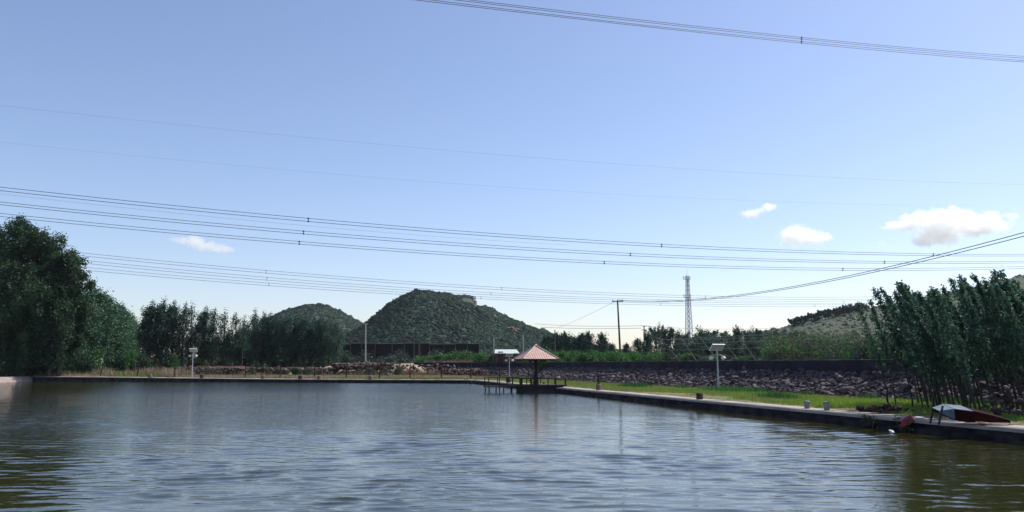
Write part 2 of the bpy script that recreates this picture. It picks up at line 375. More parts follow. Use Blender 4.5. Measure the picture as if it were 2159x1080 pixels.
# sloped, sunlit left bank
r = thing('pond_revetment', 'pale pinkish sunlit concrete slope at the far left corner of the pond', 'revetment', (PB[0], PB[1], 0))
V = []; F = []; rg = random.Random(4); n = 150
for i in range(n + 1):
    y = PB[1] + .5 - i * 98 / n; x = lbankx(y)
    for (dx, z) in ((.55, -.7), (.12, -.02), (-.12, .25), (-.38, .52), (-.55, .62), (-1.4, .64), (-1.45, .3)):
        V.append((x + dx + rg.uniform(-.03, .03) - PB[0], y - PB[1], z + rg.uniform(-.02, .02)))
    if i:
        for k in range(6): a = (i-1)*7+k; F.append((a, a+1, a+8, a+7))
nobj('slope_face', V, F, MATS['pale_concrete'], r)
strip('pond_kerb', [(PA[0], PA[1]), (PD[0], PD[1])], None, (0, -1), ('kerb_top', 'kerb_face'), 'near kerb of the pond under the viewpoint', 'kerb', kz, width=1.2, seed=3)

# ---------------------------------------------------------------- stone embankment on the right
def ico(sub=1):
    ph = (1 + 5 ** .5) / 2
    v = [(-1,ph,0),(1,ph,0),(-1,-ph,0),(1,-ph,0),(0,-1,ph),(0,1,ph),(0,-1,-ph),(0,1,-ph),(ph,0,-1),(ph,0,1),(-ph,0,-1),(-ph,0,1)]
    f = [(0,11,5),(0,5,1),(0,1,7),(0,7,10),(0,10,11),(1,5,9),(5,11,4),(11,10,2),(10,7,6),(7,1,8),(3,9,4),(3,4,2),(3,2,6),(3,6,8),(3,8,9),(4,9,5),(2,4,11),(6,2,10),(8,6,7),(9,8,1)]
    v = [Vector(p).normalized() for p in v]
    for _ in range(sub):
        c = {}; g = []
        def mid(a, b):
            k = (min(a,b), max(a,b))
            if k not in c: v.append((v[a] + v[b]).normalized()); c[k] = len(v) - 1
            return c[k]
        for (a, b, d) in f:
            x, y, z = mid(a,b), mid(b,d), mid(d,a); g += [(a,x,z),(b,y,x),(d,z,y),(x,y,z)]
        f = g
    return np.array([tuple(p) for p in v]), np.array(f)
IV, IF = ico(1)
def stones(C, S, rng, up=None, tiltax=None, jit=.16):
    """many irregular stones: centres C, half-sizes S (n,3)"""
    n = len(C); V = IV[None] * (1 + rng.normal(0, jit, (n, len(IV), 1)))
    V = V * S[:, None, :]
    a = rng.uniform(0, 6.28, n); b = rng.normal(0, .45, n)
    ca, sa, cb, sb = np.cos(a), np.sin(a), np.cos(b), np.sin(b)
    x, y, z = V[..., 0], V[..., 1], V[..., 2]
    x, z = x*cb[:,None] - z*sb[:,None], x*sb[:,None] + z*cb[:,None]
    x, y = x*ca[:,None] - y*sa[:,None], x*sa[:,None] + y*ca[:,None]
    V = np.stack([x, y, z], -1) + C[:, None, :]
    F = IF[None] + (np.arange(n) * len(IV))[:, None, None]
    return V.reshape(-1, 3), F.reshape(-1, 3)
emb = thing('stone_embankment', 'long rubble stone embankment with a dark upper wall behind the grassy bank', 'embankment', (LEV[0][0], LEV[0][1], .4))
ox, oy, oz = LEV[0][0], LEV[0][1], .4
RUN = 2.0
def lev_frames(step):
    out = []
    for (a, b) in zip(LEV[:-1], LEV[1:]):
        d = np.array(b) - np.array(a); Ln = np.linalg.norm(d); d /= Ln
        for s in np.arange(0, Ln, step): out.append((a[0] + d[0]*s, a[1] + d[1]*s))
    out.append(LEV[-1])
    P_ = np.array(out); T = np.gradient(P_, axis=0); T /= np.linalg.norm(T, axis=1)[:, None]
    k = np.ones(9) / 9; T = np.stack([np.convolve(np.pad(T[:, i], 4, 'edge'), k, 'valid') for i in (0, 1)], 1)
    T /= np.linalg.norm(T, axis=1)[:, None]
    return P_, np.stack([T[:, 1], -T[:, 0]], 1)       # points, direction into the bank
LP, LN = lev_frames(.5)
def loft(prof, P_, N_, jit, rg):
    V = []; F = []; m = len(prof)
    for i in range(len(P_)):
        for (dn, z) in prof:
            V.append((P_[i,0] + N_[i,0]*dn + rg.uniform(-jit,jit) - ox, P_[i,1] + N_[i,1]*dn + rg.uniform(-jit,jit) - oy, z - oz + rg.uniform(-jit,jit)))
        if i:
            for k in range(m - 1): a = (i-1)*m+k; F.append((a, a+1, a+m+1, a+m))
    return V, F
rg = random.Random(8)
ZT = 1.72
V, F = loft([(-.1,.2), (0,.42), (.5,.74), (1.0,1.06), (1.5,1.4), (RUN, ZT), (RUN+.3, ZT+.02)], LP, LN, .03, rg)
nobj('rubble_bed', V, F, MATS['mortar'], emb)
V, F = loft([(RUN-.02, 1.5), (RUN+.0, 2.42), (RUN+.03, 2.46), (RUN+.5, 2.47), (RUN+.52, 1.9)], LP, LN, .018, rg)
nobj('upper_wall', V, F, MATS['dark_stone_wall'], emb)
rng = np.random.default_rng(11); n = 11000
idx = rng.uniform(0, len(LP) - 1.001, n); i0 = idx.astype(int); fr = (idx - i0)[:, None]
base = LP[i0] * (1 - fr) + LP[i0 + 1] * fr; nn = LN[i0]
tt = rng.uniform(-.03, 1.04, n); pos = base + nn * (tt * RUN)[:, None]
C = np.column_stack([pos[:, 0] - ox, pos[:, 1] - oy, .42 + tt * (ZT - .42) - oz + rng.uniform(-.03, .04, n)])
s = rng.lognormal(math.log(.108), .38, n); S = np.column_stack([s * rng.uniform(1.0, 1.6, n), s * rng.uniform(.7, 1.0, n), s * rng.uniform(.45, .75, n)])
V, F = stones(C, S, rng)
st = nobj('rubble_stones', V, F, MATS['rubble_stone'], emb)
st['kind'] = 'stuff'

# ---------------------------------------------------------------- hills
def noise2(x, y, seed, octv=5, base=.02):
    r_ = np.random.default_rng(seed); z = 0; a = 1
    for o in range(octv):
        for q in range(4):
            th = r_.uniform(0, 6.28); ph = r_.uniform(0, 6.28, 2); k = base * 2 ** o * r_.uniform(.7, 1.4)
            z = z + a * np.sin(k * (x*math.cos(th) + y*math.sin(th)) + ph[0] + 1.5*np.sin(k*.6*(y*math.cos(th) - x*math.sin(th)) + ph[1]))
        a *= .55
    return z / 4
def hill(name, prof, Y0, depth, m, clump_m, label, nclump, csize, seed, amp=1.5, front=1.0):
    px = np.array([p_[0] for p_ in prof], float); py = np.array([p_[1] for p_ in prof], float)
    hx = np.array([at(a, b, Y0)[0] for a, b in prof]); hz = np.array([zat(b, Y0) for b in py])
    X = np.linspace(hx[0], hx[-1], 260); Yv = np.linspace(-1, 1, 120)
    Hh = np.interp(X, hx, hz)
    ker = np.ones(5) / 5; Hs = np.convolve(np.pad(Hh, 2, 'edge'), ker, 'valid')
    def z_at(x, v):
        h = np.interp(x, X, Hs); sh = np.clip(1 - np.abs(v) ** 1.35, 0, 1)
        return -2 + (h + 2) * sh
    XX, VV = np.meshgrid(X, Yv); YY = Y0 + VV * depth * np.where(VV < 0, front, 1.0)
    ZB = z_at(XX, VV); XX = XX * (YY / Y0); nz = noise2(XX, YY, seed, 5, .03) * amp
    ZZ = ZB + nz * np.clip((1 - np.abs(VV)) * 4, 0, 1) * np.clip(np.abs(VV) * 3 + .25, 0, 1)
    nx, ny = len(X), len(Yv); ii = (np.arange(ny-1)[:, None]*nx + np.arange(nx-1)[None]).ravel()
    o = nobj(name, np.column_stack([XX.ravel(), YY.ravel(), ZZ.ravel()]), np.stack([ii, ii+1, ii+nx+1, ii+nx], 1), m, smooth=True)
    o['kind'] = 'structure'
    r_ = np.random.default_rng(seed + 1)
    if nclump:
        cx = r_.uniform(X[0], X[-1], nclump * 2); v = -r_.uniform(-.12, .98, nclump * 2)
        keep = noise2(cx, v * depth, seed + 3, 4, .05) > -1.2; cx, v = cx[keep][:nclump], v[keep][:nclump]; nclump_ = len(cx)
        cs_ = csize * r_.lognormal(0, .42, len(cx))
        if name == 'hill_main':
            kk_ = ~((np.abs(cx/520*FPX + CX - 990) < 17) & (v > -.22)); cx, v, cs_ = cx[kk_], v[kk_], cs_[kk_]; nclump_ = len(cx)
        yy_ = Y0 + v*depth*front; hz_ = z_at(cx, v); cx = cx * (yy_ / Y0); cz = hz_ - cs_ * .45 + noise2(cx, yy_, seed, 5, .03) * amp * np.clip((1-np.abs(v))*4, 0, 1) * np.clip(np.abs(v)*3+.25, 0, 1)
        cs = cs_
        K = 12; d = r_.normal(0, 1, (nclump_, K, 3)); d /= np.linalg.norm(d, axis=2)[..., None]; d[..., 2] = np.abs(d[..., 2]) * .85
        LC = np.stack([cx, Y0 + v*depth*np.where(v < 0, front, 1.0), cz], 1)[:, None] + d * (cs[:, None, None] * r_.uniform(.85, 1.2, (nclump_, K, 1)))
        LC = LC.reshape(-1, 3); V, F = leaf_quads(LC, np.repeat(cs, K) * .42, r_)
        BV, BF = stones(np.stack([cx, Y0 + v*depth*np.where(v < 0, front, 1.0), cz], 1), np.column_stack([cs*.95, cs*.95, cs*.85]), r_, jit=.17)
        me_ = npmesh('hill_scrub', BV, BF, clump_m, smooth=True); me2 = npmesh('leaves', V, F, clump_m)
        import bmesh
        bm_ = bmesh.new(); bm_.from_mesh(me_); bm_.from_mesh(me2); bm_.to_mesh(me_); bm_.free(); bpy.data.meshes.remove(me2)
        q = link(bpy.data.objects.new('hill_scrub', me_)); tag(q, label, 'scrub', kind='stuff')
    return z_at
def leaf_quads(C, size, r_, aspect=.62, droop=0.0):
    n = len(C); size = np.broadcast_to(size, n) * r_.uniform(.7, 1.3, n)
    a = r_.normal(0, 1, (n, 3)); a[:, 2] -= droop; a /= np.linalg.norm(a, axis=1)[:, None]
    b = np.cross(a, r_.normal(0, 1, (n, 3))); b /= np.linalg.norm(b, axis=1)[:, None] + 1e-9
    a = a * size[:, None] * .5; b = b * size[:, None] * .5 * aspect
    V = np.stack([C - a, C + b - a*.1, C + a, C - b - a*.1], 1).reshape(-1, 3)
    return V, np.arange(n * 4).reshape(n, 4)
hill('hill_left', [(400,765),(450,750),(495,728),(535,700),(570,670),(600,655),(635,646),(665,642),(690,646),(720,658),(745,672),(768,685),(800,706),(860,735),(930,765)], 760, 190, MATS['hill_far'], MATS['leaf_hill'], 'low dark scrub covering the smaller rounded hill behind the poplars', 11000, 1.35, 21, amp=2.4)
hill('hill_main', [(640,765),(690,735),(730,710),(760,692),(775,680),(800,660),(830,636),(860,620),(885,614),(905,615),(925,620),(950,624),(980,627),(997,630),(1004,648),(1030,650),(1048,660),(1065,668),(1100,682),(1130,692),(1165,704),(1200,714),(1260,730),(1330,745),(1420,765)], 520, 150, MATS['hill_soil'], MATS['leaf_hill'], 'dense dark green scrub covering the largest hill in the middle', 21000, 1.05, 31, amp=2.2)
hill('hill_right', [(1330,762),(1420,742),(1500,718),(1560,705),(1640,694),(1680,684),(1720,672),(1760,664),(1800,656),(1830,651),(1900,640),(1980,622),(2080,600),(2200,570),(2400,540),(2700,560)], 360, 110, MATS['hill_tan'], MATS['leaf_olive'], 'sparse olive scrub on the terraced slope of the right hill', 3600, .8, 41, amp=.6)
# bare rock crag on the main hill's right shoulder
cr_ = MB(); rg = random.Random(3)
for (px, py, w_, h_) in ((994,638,5.0,8),(985,632,6,5.5),(999,646,4,7),(975,629,6,4)):
    c = at(px, py, 512); cr_.box((c[0], c[1], c[2]), (w_, 9, h_), rz=rg.uniform(-.3,.3), taper=.82)
v_ = np.array(cr_.v) ; 
o = cr_.build('rock_crag', MATS['cliff']); md = o.modifiers.new('s', 'SUBSURF'); md.subdivision_type = 'SIMPLE'; md.levels = 3; md.render_levels = 3
tx = bpy.data.textures.new('crag', 'CLOUDS'); tx.noise_scale = 2.2; dm = o.modifiers.new('d', 'DISPLACE'); dm.texture = tx; dm.strength = 1.6
tag(o, 'bare pinkish brown rock crag on the right shoulder of the big hill', 'rock')
# rock patches on the hill side
rng = np.random.default_rng(77); C = []; S = []
for (px, py, k) in ((1085,696,9),(1040,752,0),(1035,668,1),(1075,692,4)):
    for _ in range(k):
        c = at(px + rng.normal(0,5), py + rng.normal(0,2.5), 425 + rng.normal(0,1)); C.append(c); S.append(rng.uniform(.5,1.2,3) * (1.4,1,.8))
V, F = stones(np.array(C), np.array(S), rng); tag(nobj('rock_outcrop', V, F, MATS['cliff']), 'small pale rocks showing through the scrub low on the big hill', 'rocks', kind='stuff')

# ---------------------------------------------------------------- tree makers
def wiggle(p0, p1, n, amp, r_):
    p0 = np.array(p0, float); p1 = np.array(p1, float); t_ = np.linspace(0, 1, n)[:, None]
    P_ = p0 + (p1 - p0) * t_; off = r_.normal(0, amp, (n, 3)); off[0] = 0; off[:, 2] *= .3
    return P_ + np.cumsum(off, 0) * .5
def poplar(h, w, seed, nb=34, per=150, ls=.24, low=.12, lean=0.0, mleaf='leaf_poplar', clump=.075, gap=0.0):
    r_ = np.random.default_rng(seed); mb = MB(); T = wiggle((0,0,0), (lean*h,0,h*.96), 9, h*.008, r_)
    mb.tube(T, list(np.linspace(h*.016+.03, .02, 9)), 7)
    L_ = []; zz = np.linspace(0, 1, 9)
    for b in range(nb):
        z0 = low + (1 - low) * (b + r_.uniform(0, 1)) / nb * .93
        if r_.uniform() < gap: continue
        prof = min(1, (z0 - low + .10) / .22) * max(.14, 1 - max(0, (z0 - .42) / .60) ** 2.0)
        rad = w * .5 * prof * r_.uniform(.6, 1.15); a = r_.uniform(0, 6.28)
        p0 = np.array([np.interp(z0*.92, zz, T[:, i]) for i in range(3)])
        rise = rad * r_.uniform(1.0, 1.8) + h * .02
        p1 = p0 + np.array([math.cos(a)*rad, math.sin(a)*rad, min(rise, h*.99 - p0[2] + h*.02)])
        mid = (p0 + p1) / 2 + np.array([math.cos(a), math.sin(a), -.3]) * rad * .15
        mb.tube([p0, mid, p1], [h*.004+.015, h*.0025+.01, .008], 4, caps=False)
        nk = max(2, int(per * (0.35 + prof) / 1.2))
        t_ = r_.beta(2.2, 1.1, nk); Bz = (1-t_)[:, None]**2 * p0 + 2*((1-t_)*t_)[:, None]*mid + (t_**2)[:, None]*p1
        cl = h * clump * (.45 + .75 * prof) * .55
        L_.append(Bz + r_.normal(0, 1, (nk, 3)) * cl * np.array([.8, .8, 1.15]))
    nk = per // 3; L_.append(np.array([T[-1]]) + r_.normal(0, 1, (nk, 3)) * h * np.array([.018, .018, .028]) - np.array([0,0,h*.02]))
    V, F = leaf_quads(np.concatenate(L_), ls, r_)
    return mb.mesh('trunk', MATS['bark']), npmesh('crown', V, F, MATS[mleaf])
def broad(h, w, seed, nl=9, per=900, ls=.28, low=.22, mleaf='leaf_willow', droop=.3, sub=14, trunkr=.02, flat=1.0):
    r_ = np.random.default_rng(seed); mb = MB(); lobes = []
    for i in range(nl):
        z_ = low + (1 - low) * (i + .5) / nl; pr = math.sin(math.pi * min(1, (z_ - low + .12) / (1 - low + .14))) ** .6
        a = i * 2.4 + r_.uniform(-.5, .5); rad = w * .5 * pr * r_.uniform(.35, .7)
        lr = w * r_.uniform(.19, .30) * (.7 + .4 * pr)
        lobes.append((math.cos(a)*rad, math.sin(a)*rad, min(z_*h, h - lr*.8), lr))
    mb.tube(wiggle((0,0,-.2), (0,0,h*.8), 8, h*.01, r_), list(np.linspace(h*trunkr+.05, .04, 8)), 8)
    L_ = []
    for (x, y, z_, lr) in lobes:
        mb.tube([(0, 0, max(.3, z_*.45)), (x*.5, y*.5, z_*.75), (x, y, z_)], [h*.008+.03, h*.005+.02, .02], 5, caps=False)
        d = r_.normal(0, 1, (sub, 3)); d /= np.linalg.norm(d, axis=1)[:, None]
        cc = np.array([x, y, z_]) + d * lr * r_.uniform(.45, 1.0, (sub, 1)) * np.array([1, 1, .95 * flat])
        which = r_.integers(0, sub, per)
        L_.append(cc[which] + r_.normal(0, lr * .17, (per, 3)) * np.array([1,1,1+droop]))
    V, F = leaf_quads(np.concatenate(L_), ls, r_, droop=droop)
    return mb.mesh('trunk', MATS['bark']), npmesh('crown', V, F, MATS[mleaf])
def shrub(h, w, seed, n=1200, ls=.16, mleaf='leaf_bright', stems=7, sub=16):
    r_ = np.random.default_rng(seed); mb = MB(); L_ = []
    for i in range(stems):
        a = r_.uniform(0, 6.28); q = (math.cos(a)*w*.3*r_.uniform(.2,1), math.sin(a)*w*.3*r_.uniform(.2,1), h*r_.uniform(.5,.85))
        mb.tube([(0,0,0), (q[0]*.4, q[1]*.4, q[2]*.5), q], [.04, .025, .01], 4, caps=False)
    d = r_.normal(0, 1, (sub, 3)); d /= np.linalg.norm(d, axis=1)[:, None]; d[:, 2] = np.abs(d[:, 2])
    cc = d * np.array([w*.38, w*.38, h*.72]) * r_.uniform(.45, 1.0, (sub, 1)) + np.array([0, 0, h*.14])
    which = r_.integers(0, sub, n)
    V, F = leaf_quads(cc[which] + r_.normal(0, 1, (n, 3)) * np.array([w*.10, w*.10, h*.10]), ls, r_)
    return mb.mesh('stems', MATS['bark']), npmesh('foliage', V, F, MATS[mleaf])
def sapling(h, seed, nleaf=1300, ls=.100):
    """slender young poplar bent to the left by the wind"""
    r_ = np.random.default_rng(seed); mb = MB(); n = 14; t_ = np.linspace(0, 1, n)
    bend = -(.13 * t_ + .15 * t_ ** 2.4) * h * r_.uniform(.75, 1.25)
    T = np.column_stack([bend, r_.normal(0, .03) * t_ * h + .04*np.sin(5*t_+seed), t_ * h * (1 - .03*t_**3)]); T[1:, :2] += r_.normal(0, .025, (n-1, 2))
    mb.tube(T, list(np.linspace(.040, .006, n) * r_.uniform(.8, 1.3)), 6)
    L_ = []; nb = 26
    for b in range(nb):
        z0 = .30 + .68 * (b + r_.uniform()) / nb; p0 = np.array([np.interp(z0, t_, T[:, i]) for i in range(3)])
        a = r_.uniform(0, 6.28); pr = min(1, (z0-.22)/.25) * (1.02 - z0) ** .75
        ln = h * .16 * pr * r_.uniform(.45, 1.25) + .10
        d = np.array([math.cos(a)*.50 - .42, math.sin(a)*.50, r_.uniform(.65, 1.1)]); p1 = p0 + d*ln; p1[0] -= .12*ln
        mid = (p0+p1)/2 + np.array([.04,0,-.03]); mb.tube([p0, mid, p1], [.012, .008, .004], 3, caps=False)
        k = int(nleaf / nb * (.35 + 1.3*pr) * r_.uniform(.5, 1.4)); q = r_.beta(1.6, 1.0, k)[:, None]
        L_.append((1-q)**2*p0 + 2*q*(1-q)*mid + q*q*p1 + r_.normal(0, 1, (k, 3)) * np.array([.075, .075, .085]) * (.6 + .6*pr))
    k = 90; q = r_.uniform(.80, 1.01, k); L_.append(np.column_stack([np.interp(q, t_, T[:, i]) for i in range(3)]) + r_.normal(0, .05, (k, 3)))
    V, F = leaf_quads(np.concatenate(L_), ls, r_, aspect=.8)
    return mb.mesh('trunk', MATS['sapling_bark']), npmesh('crown', V, F, MATS['leaf_sapling'])
def plant(name, meshes, loc, label, cat, group=None, rz=0, sc=(1,1,1), parts=('trunk', 'crown')):
    r = thing(name, label, cat, loc, rz, group); r.scale = tuple(float(v) for v in sc)
    for nm, me in zip(parts, meshes): link(bpy.data.objects.new(nm, me), r)
    return r
def on_ground(px, Y): 
    x = xat(px, Y); return (x, Y, gz(x, Y) - .03)

# ---- big dark trees at the left edge
big = [(-45,485,112,12,'dark leafy tree half cut by the left edge of the photo'),
       (14,466,107,9.6,'tallest dark willow, reaching highest at the far left'),
       (76,484,106,9.4,'round topped dark willow, second highest of the left trees'),
       (126,533,104,7.2,'lower dark willow bulging over the left corner of the pond'),
       (40,560,102,9.0,'leafy dark green tree in front of the two tallest willows')]
for i, (px, py, Y, w, lab) in enumerate(big):
    g = on_ground(px, Y); h = zat(py, Y) - g[2]
    ms = broad(h, w, 200 + i, nl=17, per=2300, ls=.27, low=.10, mleaf='leaf_willow', sub=17)
    plant('broadleaf_tree', ms, g, lab, 'tree', 'large dark trees at the left edge', rz=i*1.1)
# ---- poplar variants
POP = [poplar(12, 3.5, 300+i, nb=36, per=230, ls=.25, clump=.058) for i in range(3)] + [poplar(12, 3.0, 310+i, nb=30, per=130, ls=.25, gap=.15, clump=.058) for i in range(3)] + [poplar(12, 2.8, 320+i, nb=24, per=95, ls=.24, low=.3, gap=.2, clump=.055) for i in range(2)]
LPOP = [poplar(12, 3.8, 330+i, nb=44, per=260, ls=.26, mleaf='leaf_leftpop', clump=.062) for i in range(3)]
left = [(104,602,103),(122,588,107),(150,598,112),(172,606,116),(190,602,119),(207,612,124),(226,624,130),(246,638,140),(262,654,152),(275,672,166)]
for i, (px, py, Y) in enumerate(left):
    g = on_ground(px, Y); h = zat(py, Y) - g[2]; s_ = h / 12
    plant('poplar_tree', LPOP[i % 3], g, f'leafy poplar, {ORD[i]} from the left in the receding clump beside the dark willows', 'tree', 'poplars receding beside the willows', rz=i*1.7, sc=(s_*1.25, s_*1.25, s_))
row = [(300,665,134,5),(312,640,128,0),(328,650,134,3),(341,636,128,1),(362,640,130,2),(384,643,129,4),(399,644,131,3),(427,652,129,0),(447,655,132,4),(470,657,130,3),(494,661,130,4),(509,668,134,6),(533,656,128,5),(551,663,132,1),(568,664,129,0),(588,668,133,2),(605,664,129,1),(624,668,131,0),(642,668,129,2),(658,672,133,1),(676,671,129,0),(694,680,131,3),(710,682,129,4)]
for i, (px, py, Y, k) in enumerate(row):
    g = on_ground(px, Y); h = zat(py, Y) - g[2]; s_ = h / 12
    den = 'sparse, see-through' if k >= 3 else 'dense dark'
    plant('poplar_tree', POP[k], g, f'{den} poplar, {ORD[i]} from the left in the row behind the far bank', 'tree', 'row of poplars behind the far bank', rz=i*2.1+.4, sc=(s_*1.12, s_*1.12, s_*1.055))
rg = random.Random(12); k = 0
for i in range(21):
    px = 395 + i * 15.5 + rg.uniform(-5, 5); Y = 141 + rg.uniform(-2, 4); g = on_ground(px, Y); h = zat((700 if px < 500 else 676) + rg.uniform(0, 20), Y) - g[2]; s_ = h / 12
    plant('poplar_tree', POP[rg.choice([0,1,2,4])], g, f'dark poplar, {ORD[i]} from the left in the second row behind the front poplars', 'tree', 'second row of poplars', rz=i*1.3, sc=(s_*1.15, s_*1.15, s_))

# ---- understorey shrubs
SH_G = [shrub(2.2, 3.0, 400+i, 1500, .22, 'leaf_grey') for i in range(3)]
SH_B = [shrub(2.2, 3.0, 410+i, 1700, .20, 'leaf_bright') for i in range(3)]
SH_O = [shrub(1.6, 2.4, 420+i, 1100, .16, 'leaf_olive') for i in range(2)]
SH_D = [shrub(3.0, 4.0, 430+i, 2200, .26, 'leaf_willow') for i in range(3)]
def shr(kind, px, py, Y, wpx, lab, grp, base=None, i=0):
    ms = {'g': SH_G, 'b': SH_B, 'o': SH_O, 'd': SH_D}[kind]; h0, w0 = {'g': (2.2,3), 'b': (2.2,3), 'o': (1.6,2.4), 'd': (3,4)}[kind]
    g = on_ground(px, Y); 
    if base is not None: g = (g[0], g[1], base)
    h = zat(py, Y) - g[2]; w = wpx / FPX * Y
    plant('shrub', ms[i % len(ms)], g, lab, 'shrub', grp, rz=i*2.3, sc=(w/w0, w/w0, h/h0), parts=('stems', 'foliage'))
for i in range(11):
    shr('d' if i % 3 else 'b', 60 + i*24, 725 + (i*37 % 18), 107 + (i*13 % 5) if i < 7 else 114, 46, f'undergrowth bush, {ORD[i]} from the left beneath the left trees', 'undergrowth beneath the left trees', i=i)
for i in range(18):
    px = 285 + i*26; shr('d' if i % 2 else 'g', px, 738 + (i*29 % 14), 137 + (i*7 % 5), 40, f'dim shaded bush between the poplar trunks, {ORD[i]} from the left of the row', 'bushes between the poplar trunks', i=i)
for i in range(12):
    shr('g', 716 + i*26, 727 + (i*31 % 19), 146 + (i*5 % 9), 46, f'grey green bush, {ORD[i]} from the left before the black net screen', 'bushes before the black net screen', i=i)
bright = [(880,752,30),(905,748,34),(930,742,36),(955,738,40),(985,735,42),(1012,740,36),(1032,748,30),(1096,742,30),(1120,748,34)]
for i, (px, py, w) in enumerate(bright):
    shr('b', px, py, 126 + i % 3, w*1.25, f'vivid green bush, {ORD[i]} from the left around the little shed', 'vivid bushes around the shed', i=i)
for i in range(15):
    px = 1150 + i*16 + (i*7 % 5); Y = 98 + (i*11 % 9)
    shr('b', px, 733 + (i*23 % 9) + (4 if px > 1290 else 0), Y, 44, f'vivid green hedge bush, {ORD[i]} from the left above the embankment', 'green hedge bushes above the embankment', i=i)
for (px, py, Y, w, kd, lab) in ((310,762,116,26,'d','lone dark bush beside the reddish earth mound'),(583,765,112,18,'g','small grey bush at the foot of the poplars'),(783,768,110,34,'o','widest yellowish shrub on the rubble heap'),(815,770,110,30,'o','yellowish shrub just above the black tarp'),(842,766,110,26,'o','upright olive shrub at the right end of the rubble'),(560,789,103,14,'b','small green weed clump on the far bank under the poplars'),(613,790,103,12,'b','second tiny green weed clump right of the first on the far bank'),(757,775,111,22,'o','low shrub at the foot of the grey pole'),(367,742,120,22,'b','bright bush left of the far lamp')):
    shr(kd, px, py, Y, w, lab, None, i=int(px))

for i in range(16):
    px = 335 + i*24 + (i*13 % 11); shr('o' if i % 3 else 'd', px, 768 + (i*7 % 9), 110 + (i*5 % 4), 20 + (i*11 % 12), f'small scrubby bush, {ORD[i]} from the left on the debris before the poplars', 'scrubby bushes on the debris', i=i)
# ---- trees beyond the embankment
CON = [poplar(8, 3.0, 340+i, nb=30, per=110, ls=.30, low=.08, mleaf='leaf_conifer') for i in range(2)]
BRD = [broad(8, 7, 350+i, nl=8, per=650, ls=.36, low=.15, mleaf='leaf_poplar') for i in range(3)]
con = [(1155,705),(1176,700),(1190,697),(1206,706),(1226,701),(1243,697),(1268,699),(1288,722),(1322,722),(1344,712),(1240,712),(1213,712)]
for i, (px, py) in enumerate(sorted(con)):
    Y = 165 + (i*7 % 11); g = on_ground(px, Y); h = zat(py, Y) - g[2]; s_ = h/8
    plant('conifer_tree', CON[i % 2], g, f'small dark pointed tree, {ORD[i]} from the left in the clump behind the green hedge', 'tree', 'pointed trees behind the hedge', rz=i, sc=(s_*1.15, s_*1.15, s_))
brd = [(1384,687,124,26,1),(1402,690,128,24,0),(1421,694,126,26,2),(1445,704,140,40,0),(1490,694,150,56,1),(1526,702,142,40,2),(1556,690,135,22,0),(1582,694,140,30,1),(1604,697,146,34,2),(1630,700,150,40,0),(1664,698,160,48,1),(1700,702,165,50,2),(1470,712,132,40,2),(1508,716,130,40,0),(1545,716,128,36,1),(1592,718,128,40,0),(1366,700,122,24,0)]
for i, (px, py, Y, wpx, k) in enumerate(sorted(brd)):
    g = on_ground(px, Y); h = zat(py, Y) - g[2]; w = wpx*1.5/FPX*Y
    plant('broadleaf_tree', BRD[k], g, f'{"narrow" if wpx < 30 else "broad"} dark leafy tree, {ORD[i]} from the left in the belt behind the pole trellis', 'tree', 'trees behind the trellis', rz=i*1.9, sc=(w/7, w/7, h/8))
# bushes and climbing crops beyond the wall
for i in range(24):
    px = 1345 + i*21; shr('d' if i % 3 == 0 else ('g' if i % 3 == 1 else 'b'), px, (736 if px < 1640 else 722) + (i*17 % 16), 92 - i*1.35 + 14, 46, f'tangled bush just beyond the dark wall, {ORD[i]} from the left under the trellis poles', 'bushes beyond the dark wall', i=i)
# ridge trees on the right hill
RT = poplar(5, 3.6, 360, nb=18, per=60, ls=.5, low=.05, mleaf='leaf_conifer')
rid = np.array([(1640,694),(1680,684),(1720,672),(1760,664),(1800,656),(1830,651)])
rg = random.Random(6)
for i in range(46):
    px = 1672 + i*3.6; py = np.interp(px, rid[:,0], rid[:,1]); Y = 350 + rg.uniform(-8, 8)
    x = xat(px, Y); z = zat(py, Y) - 1.2; s_ = rg.uniform(.55, .95)
    plant('ridge_tree', RT, (x, Y, z), 'tiny dark tree in the line along the crest of the right hill', 'tree', 'trees along the crest of the right hill', rz=i, sc=(s_, s_, s_*.9))
lt = plant('shrub', BRD[0], (xat(936, 515), 515, zat(622, 515) - 2), 'lone bush standing up on the summit of the big hill', 'shrub', sc=(.8,.8,.5), parts=('stems','foliage'))

# ---- saplings on the right
SAP = [sapling(5.6, 500+i, 950 + 110*i) for i in range(10)]
rg = random.Random(31); spots = []
edge = [(1872,35.0),(1890,34.2),(1924,32.5),(1946,32.0),(1936,35.5),(1968,33)]
for e in edge: spots.append(e)
tries = 0
while len(spots) < 94 and tries < 5000:
    tries += 1; Y = rg.uniform(26.5, 41); px = rg.uniform(1952, 2390); x = xat(px, Y)
    if x > 10.2 + .3*(71-Y) - .3 or x < bankx(Y) + 3.2: continue
    if any(math.hypot(x - xat(a, b), Y - b) < .42 for a, b in spots): continue
    spots.append((px, Y))
for i, (px, Y) in enumerate(spots):
    x = xat(px, Y, .5); h = (zat(float(np.interp(px, [1870,1950,2090,2130,2400], [612,592,600,574,560])) + (rg.uniform(-12, 34) if i % 3 else rg.uniform(20, 95)), Y) - .45) * 1.0
    s_ = h/5.6; lab = {0:'leftmost thin wind-bent sapling of the thicket', 1:'second sapling from the left in the thicket', 2:'third sapling from the left, standing nearer the kerb'}.get(i, 'slender wind-bent sapling in the dense thicket on the right bank')
    plant('poplar_sapling', SAP[(i*3) % 10], (x, Y, gz(x, Y) - .03), lab, 'sapling', 'wind-bent saplings on the right bank', rz=rg.uniform(-.55,.55), sc=(s_*rg.uniform(.8,1.25), s_, s_))

